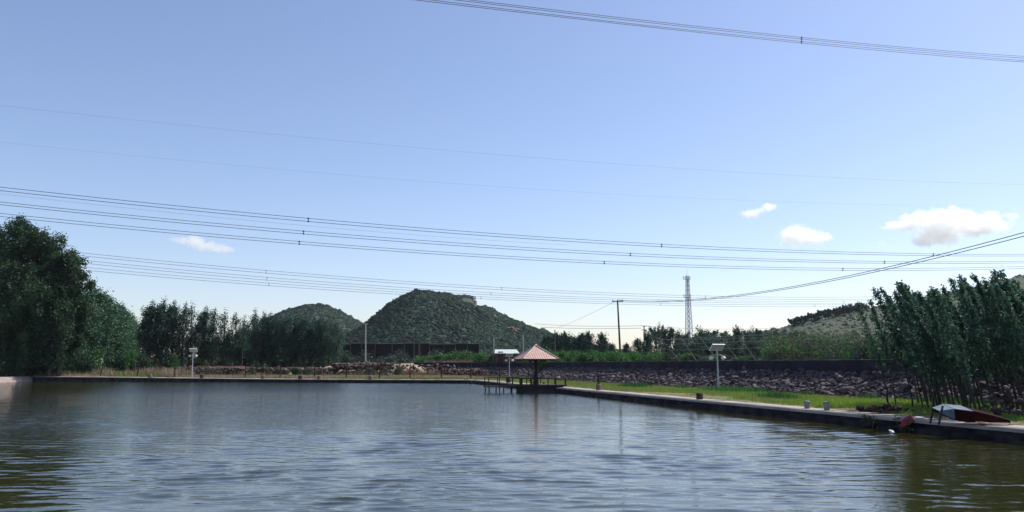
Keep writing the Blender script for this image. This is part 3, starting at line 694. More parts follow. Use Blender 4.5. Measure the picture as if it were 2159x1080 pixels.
# ---------------------------------------------------------------- grasses
def blades(name, pts, hmin, hmax, wd, m, label, seed):
    r_ = np.random.default_rng(seed); n = len(pts); z = ground_z(pts)
    h = r_.uniform(hmin, hmax, n); a = r_.uniform(0, 6.28, n); le = r_.normal(0, .35, (n, 2)) * h[:, None]
    w = wd * r_.uniform(.6, 1.4, n); B = np.column_stack([pts, z - .02])
    D_ = np.column_stack([np.cos(a)*w/2, np.sin(a)*w/2, np.zeros(n)])
    T_ = B + np.column_stack([le, h])
    V = np.stack([B - D_, B + D_, T_], 1).reshape(-1, 3)
    return tag(nobj(name, V, np.arange(n*3).reshape(n, 3), m), label, 'grass', kind='stuff')
r_ = np.random.default_rng(90)
def bank_pts(n, lo, hi, y0=20, y1=100, thin=None):
    y = y0 + (y1 - y0) * r_.uniform(0, 1, n) ** 1.3; xb = bankx(y); xf = 10.2 + .3*(71 - y)
    t_ = r_.uniform(lo, hi, n); return np.column_stack([xb + 1.25 + (xf - xb - 1.2) * t_, y])
pts = bank_pts(230000, 0.04, 1.0)
nz = noise2(pts[:,0], pts[:,1], 5, 4, .5)
edge_t = (pts[:,0] - bankx(pts[:,1]) - 1.25) / 8.5
keep = (nz*.75 + edge_t * 2.6 + r_.normal(0,.12,len(pts)) > .30)
pts = pts + 0; g1 = pts[keep]; sel = noise2(g1[:,0], g1[:,1], 9, 3, .35) + r_.normal(0, .25, len(g1)) - .5*(g1[:,1] > 60) + .0
blades('bank_grass', g1[sel > 0], .05, .17, .030, MATS['grass_green'], 'bright green grass between the kerb and the rubble stones', 1)
blades('bank_grass', g1[sel <= 0], .05, .15, .030, MATS['grass_dull'], 'duller yellowish grass mixed into the right bank', 2)
pts = bank_pts(14000, 0, .16); blades('bank_grass', pts, .02, .07, .03, MATS['grass_dry'], 'short dry grass along the back of the kerb', 3)
for cx_, cy_, n_, rr_, lab_ in ((14.6, 52.5, 2600, 1.6, 'clump of taller weeds at the foot of the tall lamp'), (14.2, 42, 1200, .9, 'dark green weed clump in the grass between lamp and buckets'), (9.6, 62, 1500, 1.1, 'weed clump in the grass right of the bent pipe')):
    blades('weed_clump', np.column_stack([r_.normal(cx_, rr_*.45, n_), r_.normal(cy_, rr_, n_)]), .12, .42, .045, MATS['leaf_bright'], lab_, 60 + n_)
# weeds tufts of taller green near the stone foot
pts = bank_pts(26000, .82, 1.02); nz = noise2(pts[:,0], pts[:,1], 15, 3, .9); blades('bank_weeds', pts[nz > .25], .15, .42, .05, MATS['leaf_bright'], 'taller green weeds at the foot of the rubble stones', 4)
def far_pts(n, d0, d1):
    x = r_.uniform(-64, 2, n); y = fary(x) + 2.4 + r_.uniform(d0, d1, n); return np.column_stack([x, y])
pts = far_pts(90000, 0, 12); nz = noise2(pts[:,0], pts[:,1], 25, 4, .25) + (pts[:,0] + 38) * .02 - (pts[:,1] - fary(pts[:,0]) - 6) * .09 + r_.normal(0, .2, len(pts))
blades('far_grass', pts[nz > 0], .10, .30, .08, MATS['grass_dull'], 'yellow green grass strip along the far bank', 5)
blades('far_dry_grass', pts[nz <= 0], .15, .45, .09, MATS['grass_dry'], 'dry pinkish tan grass behind the far bank', 6)
x = r_.uniform(-74, -44, 16000); y = fary(x) + r_.uniform(3, 13, 16000); p2 = np.column_stack([x, y])
blades('tall_dry_weeds', p2[noise2(x, y, 45, 3, .5) > .05], .4, 1.5, .09, MATS['grass_dry'], 'tall dry stalks before the left trees', 7)
x = r_.uniform(-74, -44, 12000); y = fary(x) + r_.uniform(3, 13, 12000); p2 = np.column_stack([x, y])
blades('tall_green_weeds', p2[noise2(x, y, 48, 3, .5) > .1], .3, 1.0, .10, MATS['grass_dull'], 'green weeds among the dry stalks before the left trees', 8)
# climbing crops beyond the wall at the right
n = 2400; y = r_.uniform(40, 66, n); xx = 10.2 + .3*(71-y) + r_.uniform(3.2, 15, n); kp = (xx / y > .325) & (noise2(xx, y, 60, 3, .45) > -.45); xx, y = xx[kp], y[kp]; n = len(xx)
for nm, m_, lab, sel_, kk, hh_, sz_ in (('crop_plants', 'leaf_bright', 'green climbing crop plants standing beyond the dark wall', r_.uniform(0, 1, n) < .34, 60, 2.0, .17), ('dry_crops', 'leaf_dry', 'dry brown crop plants tangled among the green ones beyond the wall', r_.uniform(0, 1, n) < .30, 22, 2.4, .15), ('dull_crops', 'leaf_grey', 'dull green creepers on the crops beyond the wall', r_.uniform(0, 1, n) < .40, 60, 1.9, .17)):
    bx_, by_ = xx[sel_], y[sel_]; q = len(bx_); hgt = hh_ * r_.uniform(.35, 1.1, q)
    C = np.stack([np.repeat(bx_, kk) + r_.normal(0, .22, q*kk), np.repeat(by_, kk) + r_.normal(0, .22, q*kk), 2.25 + np.repeat(hgt, kk) * r_.uniform(0, 1, q*kk)], 1)
    V, F = leaf_quads(C, sz_, r_, aspect=.4); tag(nobj(nm, V, F, MATS[m_]), lab, 'crops', kind='stuff')

# ---------------------------------------------------------------- earth, rubble, mound behind the far bank
def mound(name, pxs, tops, Y, dep, m, label=None, kind='structure', seed=1, base=.3):
    X = np.linspace(xat(pxs[0], Y), xat(pxs[-1], Y), 120); hx = [xat(p_, Y) for p_ in pxs]; hz = [zat(t_, Y) for t_ in tops]
    Hh = np.interp(X, hx, hz); v = np.linspace(-1, 1, 30); XX, VV = np.meshgrid(X, v); YY = Y + VV*dep
    ZZ = base + (Hh[None] - base) * (1 - np.abs(VV)**2.2); ZZ += noise2(XX, YY, seed, 4, .8) * .16 * np.clip((1-np.abs(VV))*4, 0, 1)
    ii = (np.arange(29)[:, None]*120 + np.arange(119)[None]).ravel()
    o = nobj(name, np.column_stack([XX.ravel(), YY.ravel(), ZZ.ravel()]), np.stack([ii, ii+1, ii+121, ii+120], 1), m, smooth=True)
    return tag(o, label, None, kind=kind)
mound('earth_mound', [222,240,262,285,310,335], [781,768,761,762,770,781], 116, 3.5, MATS['red_earth'], seed=3)
mound('earth_bank', [300,380,480,560,640,700,760], [778,774,773,775,774,775,779], 122, 3.5, MATS['red_earth'], seed=4)
mound('dirt_slope', [690,740,800,850,880,920,950,985], [772,768,768,767,768,770,773,782], 121, 5, MATS['tan_earth'], seed=5)
rng = np.random.default_rng(15)
def pile(name, p0, p1, y0, y1, Y, n, sz, label, m='debris_stone'):
    px = rng.uniform(p0, p1, n); Yv = Y + rng.uniform(-2.5, 2.5, n); py = rng.uniform(y0, y1, n)
    C = np.array([at(a, b, c) for a, b, c in zip(px, py, Yv)]); g = ground_z(C[:, :2]); C[:, 2] = np.maximum(C[:, 2], g + .02)
    s = sz * rng.lognormal(0, .4, n); V, F = stones(C, np.column_stack([s*1.2, s, s*.75]), rng)
    tag(nobj(name, V, F, MATS[m]), label, 'rubble', kind='stuff')
pile('rubble_heap', 702, 830, 767, 779, 115, 900, .14, 'heap of pale pinkish stones at the foot of the grey pole')
pile('rubble_heap', 330, 700, 776, 787, 113.5, 900, .13, 'scattered reddish brown debris in front of the poplars')
pile('rubble_heap', 930, 1020, 779, 789, 108, 400, .12, 'broken reddish stones by the far end of the embankment')
pts = np.column_stack([rng.uniform(-50, -14, 9000), rng.uniform(104, 117, 9000)]); nz = noise2(pts[:,0], pts[:,1], 71, 3, .6)
blades('dead_brush', pts[nz > .25], .3, 1.0, .12, MATS['leaf_dry'], 'dead brown brush tangled over the debris before the poplars', 12)
pile('loose_stones', 2075, 2159, 815, 872, 27.5, 60, .07, 'loose pale stones lying in the grass at the right edge', 'rubble_stone')
pile('rubble_heap', 835, 960, 769, 783, 116.5, 240, .11, 'small stones strewn over the tan dirt slope right of the heap')
pts = np.column_stack([rng.uniform(-22, -6, 3200), rng.uniform(112, 122, 3200)])
blades('slope_brush', pts, .2, .8, .12, MATS['leaf_dry'], 'dry brush dotted over the tan dirt slope', 13)
# red-brown clod heap beside the kerb
c = gp(1858, 866, .45); C = c + rng.normal(0, 1, (60, 3)) * np.array([.42, .3, .05]); C[:, 2] = .42 + np.abs(rng.normal(0, .09, 60)); S = rng.uniform(.04, .12, (60, 3))
V, F = stones(C - c, S, rng); o = nobj('clod_heap', V, F, MATS['red_earth']); o.location = c; tag(o, 'small heap of rust red clods in the grass left of the boat', 'heap')
o = shrub(.5, .9, 77, 500, .06, 'leaf_olive')
# weeds hanging on the kerb face
for i, (px, py) in enumerate(((1743,884),(1822,892))):
    y = 27.6 if i == 0 else 26.0; x = bankx(y) - .06
    for _ in range(60):
        if (at(px, py, y)[0] - bankx(y)) > 0: y -= .05
        else: break
    x = bankx(y) - .05; r2 = np.random.default_rng(i); n = 260
    C = np.column_stack([r2.normal(0, .05, n) - .04, r2.normal(0, .28, n), r2.uniform(-.28, .12, n)])
    V, F = leaf_quads(C, .075, r2); o = nobj('hanging_weed', V, F, MATS['leaf_olive']); o.location = (x, y, .33)
    tag(o, ('tuft of weeds hanging over the kerb below the pale bucket', 'spread of weeds hanging over the kerb left of the red canister')[i], 'weeds')

# ---------------------------------------------------------------- fence posts on the far bank
fp = [(58,797,772,.25,'dark_wood'),(129,796,771,.2,'dark_wood'),(213,796,767,.28,'dark_wood'),(284,790,768,.1,'post_wood'),(290,797,769,.22,'dark_wood'),(368,797,773,.2,'dark_wood'),(518,797,771,0,'dark_wood'),(591,797,772,.12,'dark_wood'),(664,797,772,0,'dark_wood'),(731,798,769,0,'dark_wood'),(801,798,771,0,'dark_wood'),(865,798,768,0,'dark_wood'),(931,798,772,0,'dark_wood'),(993,797,769,0,'dark_wood'),(1054,795,776,0,'dark_wood'),(1114,797,776,0,'post_wood')]
rg = random.Random(2)
for i, (px, pb, ptp, ln, m) in enumerate(fp):
    x0 = xat(px, 100); Y = fary(min(x0, -5)) + 3.2 + (4 if px > 1000 else 0) + (3 if px == 284 else 0)
    x = xat(px, Y); z = gz(x, Y); h = zat(ptp, Y) - z
    r = thing('fence_post', f'{"pale, slightly shorter" if m=="post_wood" and px<400 else "dark leaning" if ln>.05 else "upright dark"} fence post, {ORD[i]} from the left along the far bank', 'fence post', (x, Y, z), 0, 'fence posts along the far bank')
    MB().tube([(0,0,-.3), (ln*.5*h*.6, 0, h*.5), (ln*h*.6, 0, h)], [.085,.08,.07], 8).build('shaft', MATS[m], r)
    q = MB(); q.lathe((ln*h*.6, 0, h), [(.074, -.01), (.06, .03), (.0, .05)], 8).build('top_cap', MATS[m], r)

# ---------------------------------------------------------------- stone blocks, buckets on the kerb
blk = [(427,798,'dark_block','dark stub on the far kerb right of the far left lamp'),(556,799,'block','small grey stub on the far kerb beside the left weed clump'),(634,799,'dark_block','dark stub on the far kerb between two fence posts in the middle'),(674,799,'block','pale grey stub on the far kerb just right of the middle posts'),(782,799,'block','brown stub on the far kerb below the grey pole'),(318,797,'block','low stub on the far kerb right of the lone dark bush')]
for px, py, m, lab in blk:
    Y = 97
    for _ in range(8): Y = fary(xat(px, Y)) + .9
    x = xat(px, Y); z = .40 + .20*float(smooth((-x-20)/45))
    q = MB(); q.lathe((0,0,0), [(.24,-.03),(.26,.08),(.25,.36),(.20,.42),(.05,.43)], 10)
    o = q.build('mooring_stub', MATS[m]); o.location = (x, Y, z); tag(o, lab, 'stub', 'stubs along the far kerb')
def kerb_pt(px, off):
    lo, hi = 18., 89.
    for _ in range(50):
        y = (lo+hi)/2
        if bankx(y) + off < xat(px, y, .41): lo, hi = lo, y
        else: lo, hi = y, hi
        if bankx(y) + off - xat(px, y, .41) > 0: lo, hi = lo, hi
    # direct solve instead
    k = (px - CX) / FPX / (math.cos(PITCH) + 0.14 * .0 + (0.2) * math.sin(PITCH))
    best = min(np.arange(18, 89, .02), key=lambda y_: abs(bankx(y_) + off - xat(px, y_, .41)))
    return (bankx(best) + off, float(best), .412)
def stub(px, off, m, lab, r0=.15, h=.30, name='concrete_block'):
    q = MB(); q.lathe((0,0,0), [(r0,-.02),(r0*1.05,.03),(r0,h*.85),(r0*.8,h),(r0*.1,h*1.01)], 9)
    o = q.build(name, MATS[m]); o.location = kerb_pt(px, off); return tag(o, lab, 'block')
stub(1262, .9, 'block', 'pinkish concrete block on the kerb beneath the black bent pipe', .17, .40)
stub(1475, .7, 'dark_block', 'dark brown block standing on the kerb midway along the right bank', .17, .32)
stub(1147, 1.0, 'block', 'small block on the kerb seen under the pavilion rail', .14, .3)
for px, off, m, h, lab in ((1702,.75,'bucket_plastic',.31,'grey lidded bucket on the kerb, left of the pair'),(1743,.7,'bucket_pale',.36,'pale greenish stained bucket on the kerb, right of the pair')):
    r = thing('bucket', lab, 'bucket', kerb_pt(px, off), 0, 'pair of buckets on the kerb'); r.scale = (.88,.88,.88)
    q = MB(); q.lathe((0,0,0), [(.115,0),(.12,.02),(.142,h*.92),(.15,h*.93),(.15,h*.97),(.14,h)], 16); q.build('tub', MATS[m], r, smooth=False)
    q = MB(); q.lathe((0,0,h+.002), [(.148,0),(.15,.015),(.13,.03),(.03,.035)], 16); q.build('lid', MATS[m], r)
    pts = [(.15*math.cos(a), .02, h*.8 + .16*math.sin(a)) for a in np.linspace(0, math.pi, 9)]
    MB().tube(pts, .006, 5).build('handle', MATS['black_metal'], r)
# black bent pipe over the kerb block
kp = kerb_pt(1262, 1.5); r = thing('bent_pipe', 'black upright pipe with a long horizontal arm beside the kerb', 'pipe', kp)
Y = kp[1]; zt = zat(790, Y) - kp[2]
MB().tube([(0,0,0), (0,0,zt)], .075, 8).build('upright', MATS['black_metal'], r)
MB().tube([(-.05,0,zt), (1.0,.3,zt), (1.35,.4,zt+.03)], [.075,.07,.05], 8).build('arm', MATS['black_metal'], r)
# ---------------------------------------------------------------- solar garden lamps
def lamp(px, pb, ptop, Y, lab, face=-1):
    x = xat(px, Y); z = gz(x, Y); h = zat(ptop, Y) - z
    r = thing('solar_lamp', lab, 'lamp post', (x, Y, z), 0, 'solar lamp posts')
    q = MB(); q.tube([(0,0,-.1),(0,0,h*.5),(0,0,h-.25)], [.065,.05,.045], 8); q.lathe((0,0,0), [(.13,0),(.13,.04),(.07,.10)], 8); q.build('pole', MATS['grey_metal'], r)
    from mathutils import Euler
    tl = Euler((R(-38), 0, 0))
    pf = MB().box((0, 0, h-.15), (.90,.62,.035), rz=.25, tilt=tl).build('solar_panel', MATS['panel_back'], r)
    nrm = Vector((0,0,1)); nrm.rotate(tl); nrm = Vector((nrm.x*math.cos(.25)-nrm.y*math.sin(.25), nrm.x*math.sin(.25)+nrm.y*math.cos(.25), nrm.z))
    c = Vector((0,0,h-.15)) + nrm*.022
    MB().box(c, (.84,.56,.006), rz=.25, tilt=tl).build('solar_cells', MATS['panel_cells'], pf)
    f = MB()
    for (dx, dy, sx, sy) in ((0,.32,.95,.03),(0,-.32,.95,.03),(.465,0,.03,.67),(-.465,0,.03,.67)):
        d = Vector((dx, dy, 0)); d.rotate(tl); d = Vector((d.x*math.cos(.25)-d.y*math.sin(.25), d.x*math.sin(.25)+d.y*math.cos(.25), d.z))
        f.box(Vector((0,0,h-.15)) + d, (sx,sy,.06), rz=.25, tilt=tl)
    f.build('panel_frame', MATS['panel_frame'], pf)
    MB().tube([(-.42,0,h-.82),(-.2,0,h-.66),(0,0,h-.62),(.2,0,h-.66),(.42,0,h-.82)], .018, 5).build('lamp_arm', MATS['grey_metal'], r)
    for s in (-1, 1):
        g = MB().lathe((s*.42,0,h-1.02), [(.03,0),(.12,.03),(.17,.11),(.15,.20),(.06,.24)], 12).build('lamp_globe', MATS['lamp_globe'], r, smooth=True)
        MB().lathe((s*.42,0,h-.775), [(.10,0),(.07,.03),(.02,.05)], 10).build('globe_cap', MATS['grey_metal'], g)
lamp(406, 795, 736, fary(-40)+4.0, 'white solar lamp with two globes on the far bank before the poplars')
lamp(1074, 793, 746, 103, 'white solar lamp with two globes behind the pavilion rail')
lamp(1513, 820, 728, 54, 'tall solar lamp on the right bank before the rubble stones')

# ---------------------------------------------------------------- poles
def upole(px, py, Y, lab, r0=.15, lean=0, arm=1.4, m='pole_wood', pxb=None, arms=1, base=None, ins=True):
    x = xat(pxb or px, Y); z = gz(x, Y) if base is None else base; top = at(px, py, Y)
    r = thing('utility_pole', lab, 'pole', (x, Y, z)); h = top[2] - z; dx = top[0] - x
    MB().tube([(0,0,-.5),(dx*.5,0,h*.5),(dx,0,h)], [r0*1.25, r0, r0*.8], 10).build('shaft', MATS[m], r)
    for k in range(arms):
        if not arm: break
        zz = h - .12 - k*.9; q = MB().box((dx, -.18, zz), (arm, .09, .11)).build('crossarm', MATS[m], r)
        if ins:
            for s in (-1, 0, 1):
                if s == 0 and k: continue
                MB().lathe((dx + s*arm*.44, -.18, zz+.057), [(.04,0),(.07,.05),(.05,.1),(.07,.14),(.03,.2)], 8).build('insulator', MATS['ceramic'], q)
    return np.array([x+dx, Y, z+h])
top1 = upole(1302, 634, 104, 'tall dark wooden pole with crossarm rising behind the embankment', .125, arm=1.5, pxb=1309)
top2 = upole(1358, 687, 185, 'shorter distant pole with two small crossarms right of the tall one', .16, arm=1.3, arms=2)
upole(771, 682, 118, 'pale grey concrete pole standing before the big hill', .095, arm=.7, m='concrete_post', ins=False)
upole(885, 700, 155, 'thin dark pole before the middle of the net screen', .10, arm=.0)
upole(1041, 712, 160, 'thin pale pole beside the little shed', .10, arm=.0, m='concrete_post')
upole(1103, 706, 160, 'thin pole rising left of the pavilion roof', .10, arm=.0, m='concrete_post')
upole(1170, 696, 160, 'dark thin pole above the right end of the pavilion roof', .14, arm=.0)
upole(873, 707, 155, 'shorter thin dark pole just left of another before the net screen', .08, arm=.0)

# ---------------------------------------------------------------- lattice tower
TY = 400; tx0 = xat(1455, TY); tz0 = 1.0; ttop = zat(578, TY); hh = ttop - tz0
tw = thing('lattice_tower', 'tall white steel lattice communication tower on the skyline', 'tower', (tx0, TY, tz0), .35)
def tr_w(z): t_ = z/hh; return 4.4*(1-t_)**1.15*.62 + 1.05
dxl = lambda z: -(.9)*z/hh
legs = MB(); brc = MB(); nlev = 18; zs = [hh*(1-(1-i/nlev)**1.05)*.94 for i in range(nlev+1)]
for (sx, sy) in ((1,1),(1,-1),(-1,-1),(-1,1)):
    q = MB(); q.tube([(sx*tr_w(z)/2, sy*tr_w(z)/2, z) for z in zs], .19, 6); q.build('leg', MATS['tower_metal'], tw)
for a, b in zip(zs[:-1], zs[1:]):
    wa, wb = tr_w(a)/2, tr_w(b)/2; Ca = [(1,1),(1,-1),(-1,-1),(-1,1)]
    for k in range(4):
        c0, c1 = Ca[k], Ca[(k+1) % 4]
        brc.tube([(c0[0]*wa, c0[1]*wa, a), (c1[0]*wb, c1[1]*wb, b)], .085, 4, caps=False)
        brc.tube([(c1[0]*wa, c1[1]*wa, a), (c0[0]*wb, c0[1]*wb, b)], .085, 4, caps=False)
        brc.tube([(c0[0]*wb, c0[1]*wb, b), (c1[0]*wb, c1[1]*wb, b)], .08, 4, caps=False)
brc.build('bracing', MATS['tower_metal'], tw)
for f_ in (.74, .94):
    z = hh*f_; q = MB(); q.lathe((0,0,z), [(1.2,0),(1.55,.15),(1.55,.35),(1.2,.36)], 12)
    for k in range(12):
        a = k*math.pi/6; q.tube([(1.5*math.cos(a),1.5*math.sin(a),z+.3),(1.5*math.cos(a),1.5*math.sin(a),z+1.4)], .05, 4)
    q.tube([(1.5*math.cos(a),1.5*math.sin(a),z+1.4) for a in np.linspace(0, 6.2832, 13)], .05, 4)
    pl = q.build('platform', MATS['tower_metal'], tw)
    for a in (.3, 2.4, 4.5): MB().box((2.0*math.cos(a), 2.0*math.sin(a), z+1.0), (.35,.2,2.0), rz=a).build('antenna', MATS['tower_metal'], tw)
MB().lathe((0,0,hh*.955), [(1.0,0),(1.15,.7),(.7,1.3),(.25,1.8),(.1,2.1)], 12).build('crown_cage', MATS['tower_metal'], tw)
MB().tube([(0,0,hh*.955+1.9),(0,0,hh*.955+5.5)], [.09,.04], 6).build('lightning_rod', MATS['tower_metal'], tw)
MB().tube([(.35,0,0),(.35,0,hh*.93)], .10, 5).build('ladder', MATS['grey_metal'], tw)

# ---------------------------------------------------------------- overhead lines
def fit_wire(pts, Y0, Y1, n=60, ext=.12):
    """a real catenary: straight in plan between two distances, its height fitted to the sight lines"""
    a = at(pts[0][0], pts[0][1], Y0); b = at(pts[-1][0], pts[-1][1], Y1)
    ts, zs_ = [], []
    for (px, py) in pts:
        lo, hi = -.5, 1.5
        # solve for t where plan ray crosses the plan line
        r0 = ray(px, py); sl = r0[0]/r0[1]
        t_ = (sl*a[1] - a[0]) / ((b[0]-a[0]) - sl*(b[1]-a[1])); Yq = a[1] + t_*(b[1]-a[1]); ts.append(t_); zs_.append(EYE + r0[2]/r0[1]*Yq)
    deg = min(2, len(pts)-1) if len(pts) < 5 else 3; c = np.polyfit(ts, zs_, deg)
    tt_ = np.linspace(-ext, 1+ext, n)
    return np.column_stack([a[0] + (b[0]-a[0])*tt_, a[1] + (b[1]-a[1])*tt_, np.polyval(c, tt_)]), a, b, c
def wire_at(fit, px):
    _, a, b, c = fit; sl = ray(px, 600)[0] / ray(px, 600)[1]
    # small pitch correction: iterate
    t_ = .5; py = 600
    for _ in range(6):
        r0 = ray(px, py); sl = r0[0]/r0[1]; t_ = (sl*a[1]-a[0]) / ((b[0]-a[0]) - sl*(b[1]-a[1])); Yq = a[1] + t_*(b[1]-a[1]); z = np.polyval(c, t_)
        v = (z-EYE)/Yq; cc, ss = math.cos(PITCH), math.sin(PITCH); bb = (v*cc - ss)/(cc + v*ss); py = CY - bb*FPX
    return np.array([a[0]+(b[0]-a[0])*t_, Yq, z])
def line(label, wires, Y0, Y1, rad, spacers=(), m='wire', group=None, ext=.12, sr=.11):
    r = thing('power_line', label, 'power line', (0,0,0), 0, group); fits = []
    for w in wires:
        f = fit_wire(w, Y0, Y1, ext=ext); fits.append(f); MB().tube(f[0], rad, 5).build('conductor', MATS[m], r)
    for px in spacers:
        P_ = [wire_at(f, px) for f in fits]; q = MB()
        for i in range(len(P_)-1): q.tube([P_[i], P_[i+1]], sr*.55, 5)
        for p_ in P_: q.box(p_, (sr*2.4, sr*1.6, sr*1.6))
        q.build('spacer', MATS['wire'], r)
GB = 'bundled power lines across the sky'
line('four close conductors crossing the top right sky, nearest of the power lines', [[(990,0),(1300,36.3),(1500,59),(1690,79),(2159,119)],[(960,0),(1300,40),(1500,62.5),(1690,82.5),(2159,123)],[(908,0),(1300,46.5),(1500,68.5),(1690,87.5),(2159,128)],[(875,0),(1300,49.5),(1500,71.5),(1690,91),(2159,131)]], 58, 92, .026, (1690,), group=GB, ext=.3, sr=.055)
line('upper pair of the three dark conductor pairs crossing the whole sky', [[(0,394.6),(700,465),(1100,497),(1500,520.5),(2159,536.6)],[(0,402),(700,471.4),(1100,503),(1500,525.5),(2159,540)]], 105, 165, .040, (650,1395,1968), group=GB)
line('middle pair of the three dark conductor pairs crossing the whole sky', [[(0,426),(700,492.5),(1100,521.5),(1500,542),(2159,551)],[(0,431.5),(700,498.5),(1100,527),(1500,546.7),(2159,554.5)]], 112, 172, .040, (640,1329,1865), group=GB)
line('lowest of the three dark conductor pairs, passing over the left cloud', [[(0,450),(700,515),(1100,542),(1500,560.4),(2159,562)],[(0,456.5),(700,520.5),(1100,547),(1500,565),(2159,566)]], 118, 180, .040, (631,1274,1777), group=GB)
line('upper pair of the faint distant pairs passing above the big hill', [[(100,526),(400,556),(700,581),(1100,610),(1500,624),(1850,626)],[(100,532),(400,562),(700,587),(1100,614),(1500,629),(1850,631)]], 205, 300, .050, (561,1058,1487), group=GB)
line('middle pair of the faint distant pairs passing above the big hill', [[(100,541),(400,571),(700,595.6),(1100,621),(1500,634),(1850,634)],[(100,547),(400,577),(700,601.5),(1100,625),(1500,638),(1850,639)]], 212, 308, .050, (563,1035,1438,1779), group=GB)
line('lowest pair of the faint distant pairs, just above the summit of the big hill', [[(100,556),(400,584),(700,607),(1100,629.5),(1500,642),(1850,641)],[(100,562),(400,590),(700,612),(1100,633.6),(1500,646),(1850,646)]], 219, 316, .050, (567,1014,1393,1718), group=GB)
GT = 'thin single wires high in the sky'
line('upper thin pale wire crossing the middle of the sky', [[(0,222),(640,290),(1100,330),(2100,388)]], 150, 230, .017, m='wire_thin', group=GT)
line('lower thin pale wire crossing the middle of the sky', [[(0,300),(500,348),(1000,391),(1900,432)]], 160, 240, .014, m='wire_thin', group=GT)
line('thin pale wire squeezed between the upper two dark conductor pairs', [[(0,409),(300,442),(700,481),(1100,511)]], 125, 170, .022, m='wire_thin', group=GT)
# local lines on the wooden poles
def local(label, P0, pts, Y1, rad, group):
    fit = pts; a = P0; out = [a]; Yv = np.linspace(a[1], Y1, len(pts)+1)[1:]
    for (px, py), Yq in zip(pts, Yv): out.append(at(px, py, Yq))
    P_ = np.array(out); s_ = np.concatenate([[0], np.cumsum(np.linalg.norm(np.diff(P_, axis=0), axis=1))]); c = [np.polyfit(s_, P_[:, i], 1 if i < 2 else min(3, len(P_)-1)) for i in range(3)]
    t_ = np.linspace(0, s_[-1], 40); Q = np.column_stack([np.polyval(c_, t_) for c_ in c]); Q[0] = a
    r = thing('service_wire', label, 'wire', tuple(a), 0, group); MB().tube(Q - a, rad, 5).build('conductor', MATS['wire'], r)
GL = 'wires on the wooden poles'
line('upper of two sagging wires rising from the wooden pole to the top right', [[(1303,632),(1400,636),(1500,627),(1650,607),(1800,581),(1950,546),(2159,489)]], 104, 38, .022, ext=0.0, group=GL)
line('lower of two sagging wires rising from the wooden pole to the right', [[(1306,634),(1400,638),(1500,629.5),(1650,610),(1800,585),(1950,551),(2159,497)]], 104, 39, .022, ext=0.0, group=GL)
line('faint wire slanting down left from the wooden pole', [[(1296,636),(1240,664),(1175,692)]], 104, 150, .018, m='wire_thin', ext=0, group=GL)
line('upper low wire strung between the big hill and the small pole', [[(1128,683),(1240,688),(1352,687)]], 240, 185, .045, m='wire_thin', ext=0, group=GL)
line('lower low wire strung between the big hill and the small pole', [[(1140,690),(1240,693),(1352,692)]], 240, 185, .045, ext=0, group=GL)
line('low wire running right from the small pole behind the tower', [[(1362,688),(1500,694),(1640,691)]], 185, 240, .045, m='wire_thin', ext=0, group=GL)

# ---------------------------------------------------------------- black net screen and shed
NY = 172
sc_ = thing('net_screen', 'long black net screen on pale posts with a pale top edge before the big hill', 'screen', (xat(480, NY), NY, 1.2))
px0 = [480,530,580,630,680,738,762,790,826,852,882,905,935,960,985,1010]
for a, b in zip(px0[:-1], px0[1:]):
    xa, xb = xat(a, NY)-xat(480,NY), xat(b, NY)-xat(480,NY); tp = zat(724+(a*7 % 3), NY)-1.2
    pn = MB().box(((xa+xb)/2, 0, tp/2), (xb-xa-.2, .12, tp)).build('net_panel', MATS['net'], sc_)
    MB().box(((xa+xb)/2, 0, tp+.04), (xb-xa-.1, .2, .08)).build('top_rail', MATS['net_top'], sc_)
    MB().tube([(xb, -.15, -.2), (xb, -.15, tp+.1)], .12, 8).build('post', MATS['post_wood'], sc_)
SY = 125; sx = xat(1066, SY); sz = gz(sx, SY); sh = thing('garden_shed', 'small dark brick shed with a pale sheet roof behind the lamp', 'shed', (sx, SY, sz), .15)
zr = zat(738, SY) - sz; ze = zat(745.5, SY) - sz
MB().box((0, 0, ze/2), (3.6, 2.6, ze)).build('wall', MATS['brick'], sh)
q = MB(); q.add([(-2.0,-1.6,ze-.05),(2.0,-1.6,ze-.05),(1.8,.2,zr),(-1.7,.2,zr),(-2.0,-1.6,ze+.03),(2.0,-1.6,ze+.03),(1.8,.2,zr+.08),(-1.7,.2,zr+.08)], [(0,3,2,1),(4,5,6,7),(0,1,5,4),(1,2,6,5),(2,3,7,6),(3,0,4,7)])
q.add([(-2.0,1.9,ze-.05),(2.0,1.9,ze-.05),(1.8,.2,zr+.001),(-1.7,.2,zr+.001),(-2.0,1.9,ze+.03),(2.0,1.9,ze+.03),(1.8,.2,zr+.081),(-1.7,.2,zr+.081)], [(0,3,2,1),(4,5,6,7),(0,1,5,4),(1,2,6,5),(2,3,7,6),(3,0,4,7)])
q.build('roof', MATS['white_sheet'], sh)
q = MB().box((-1.0,-1.33,.95), (.8,.06,1.9)).build('door', MATS['dark_wood'], sh)
MB().box((.9,-1.33,1.3), (.7,.05,.6)).build('window', MATS['panel_cells'], sh)
o = MB(); rg = random.Random(5); V, F = stones(np.array([[0,0,.3],[.5,.1,.25],[-.5,0,.22],[.2,-.2,.42]]), np.array([[.6,.4,.32],[.4,.35,.25],[.4,.35,.22],[.35,.3,.2]]), np.random.default_rng(1), jit=.08)
o = nobj('tarp_bundle', V, F, MATS['tarp'], smooth=True); x = xat(815, 106); o.location = (x, 106, gz(x,106)); tag(o, 'crumpled black tarp bundle lying in the grass of the far bank', 'tarp')

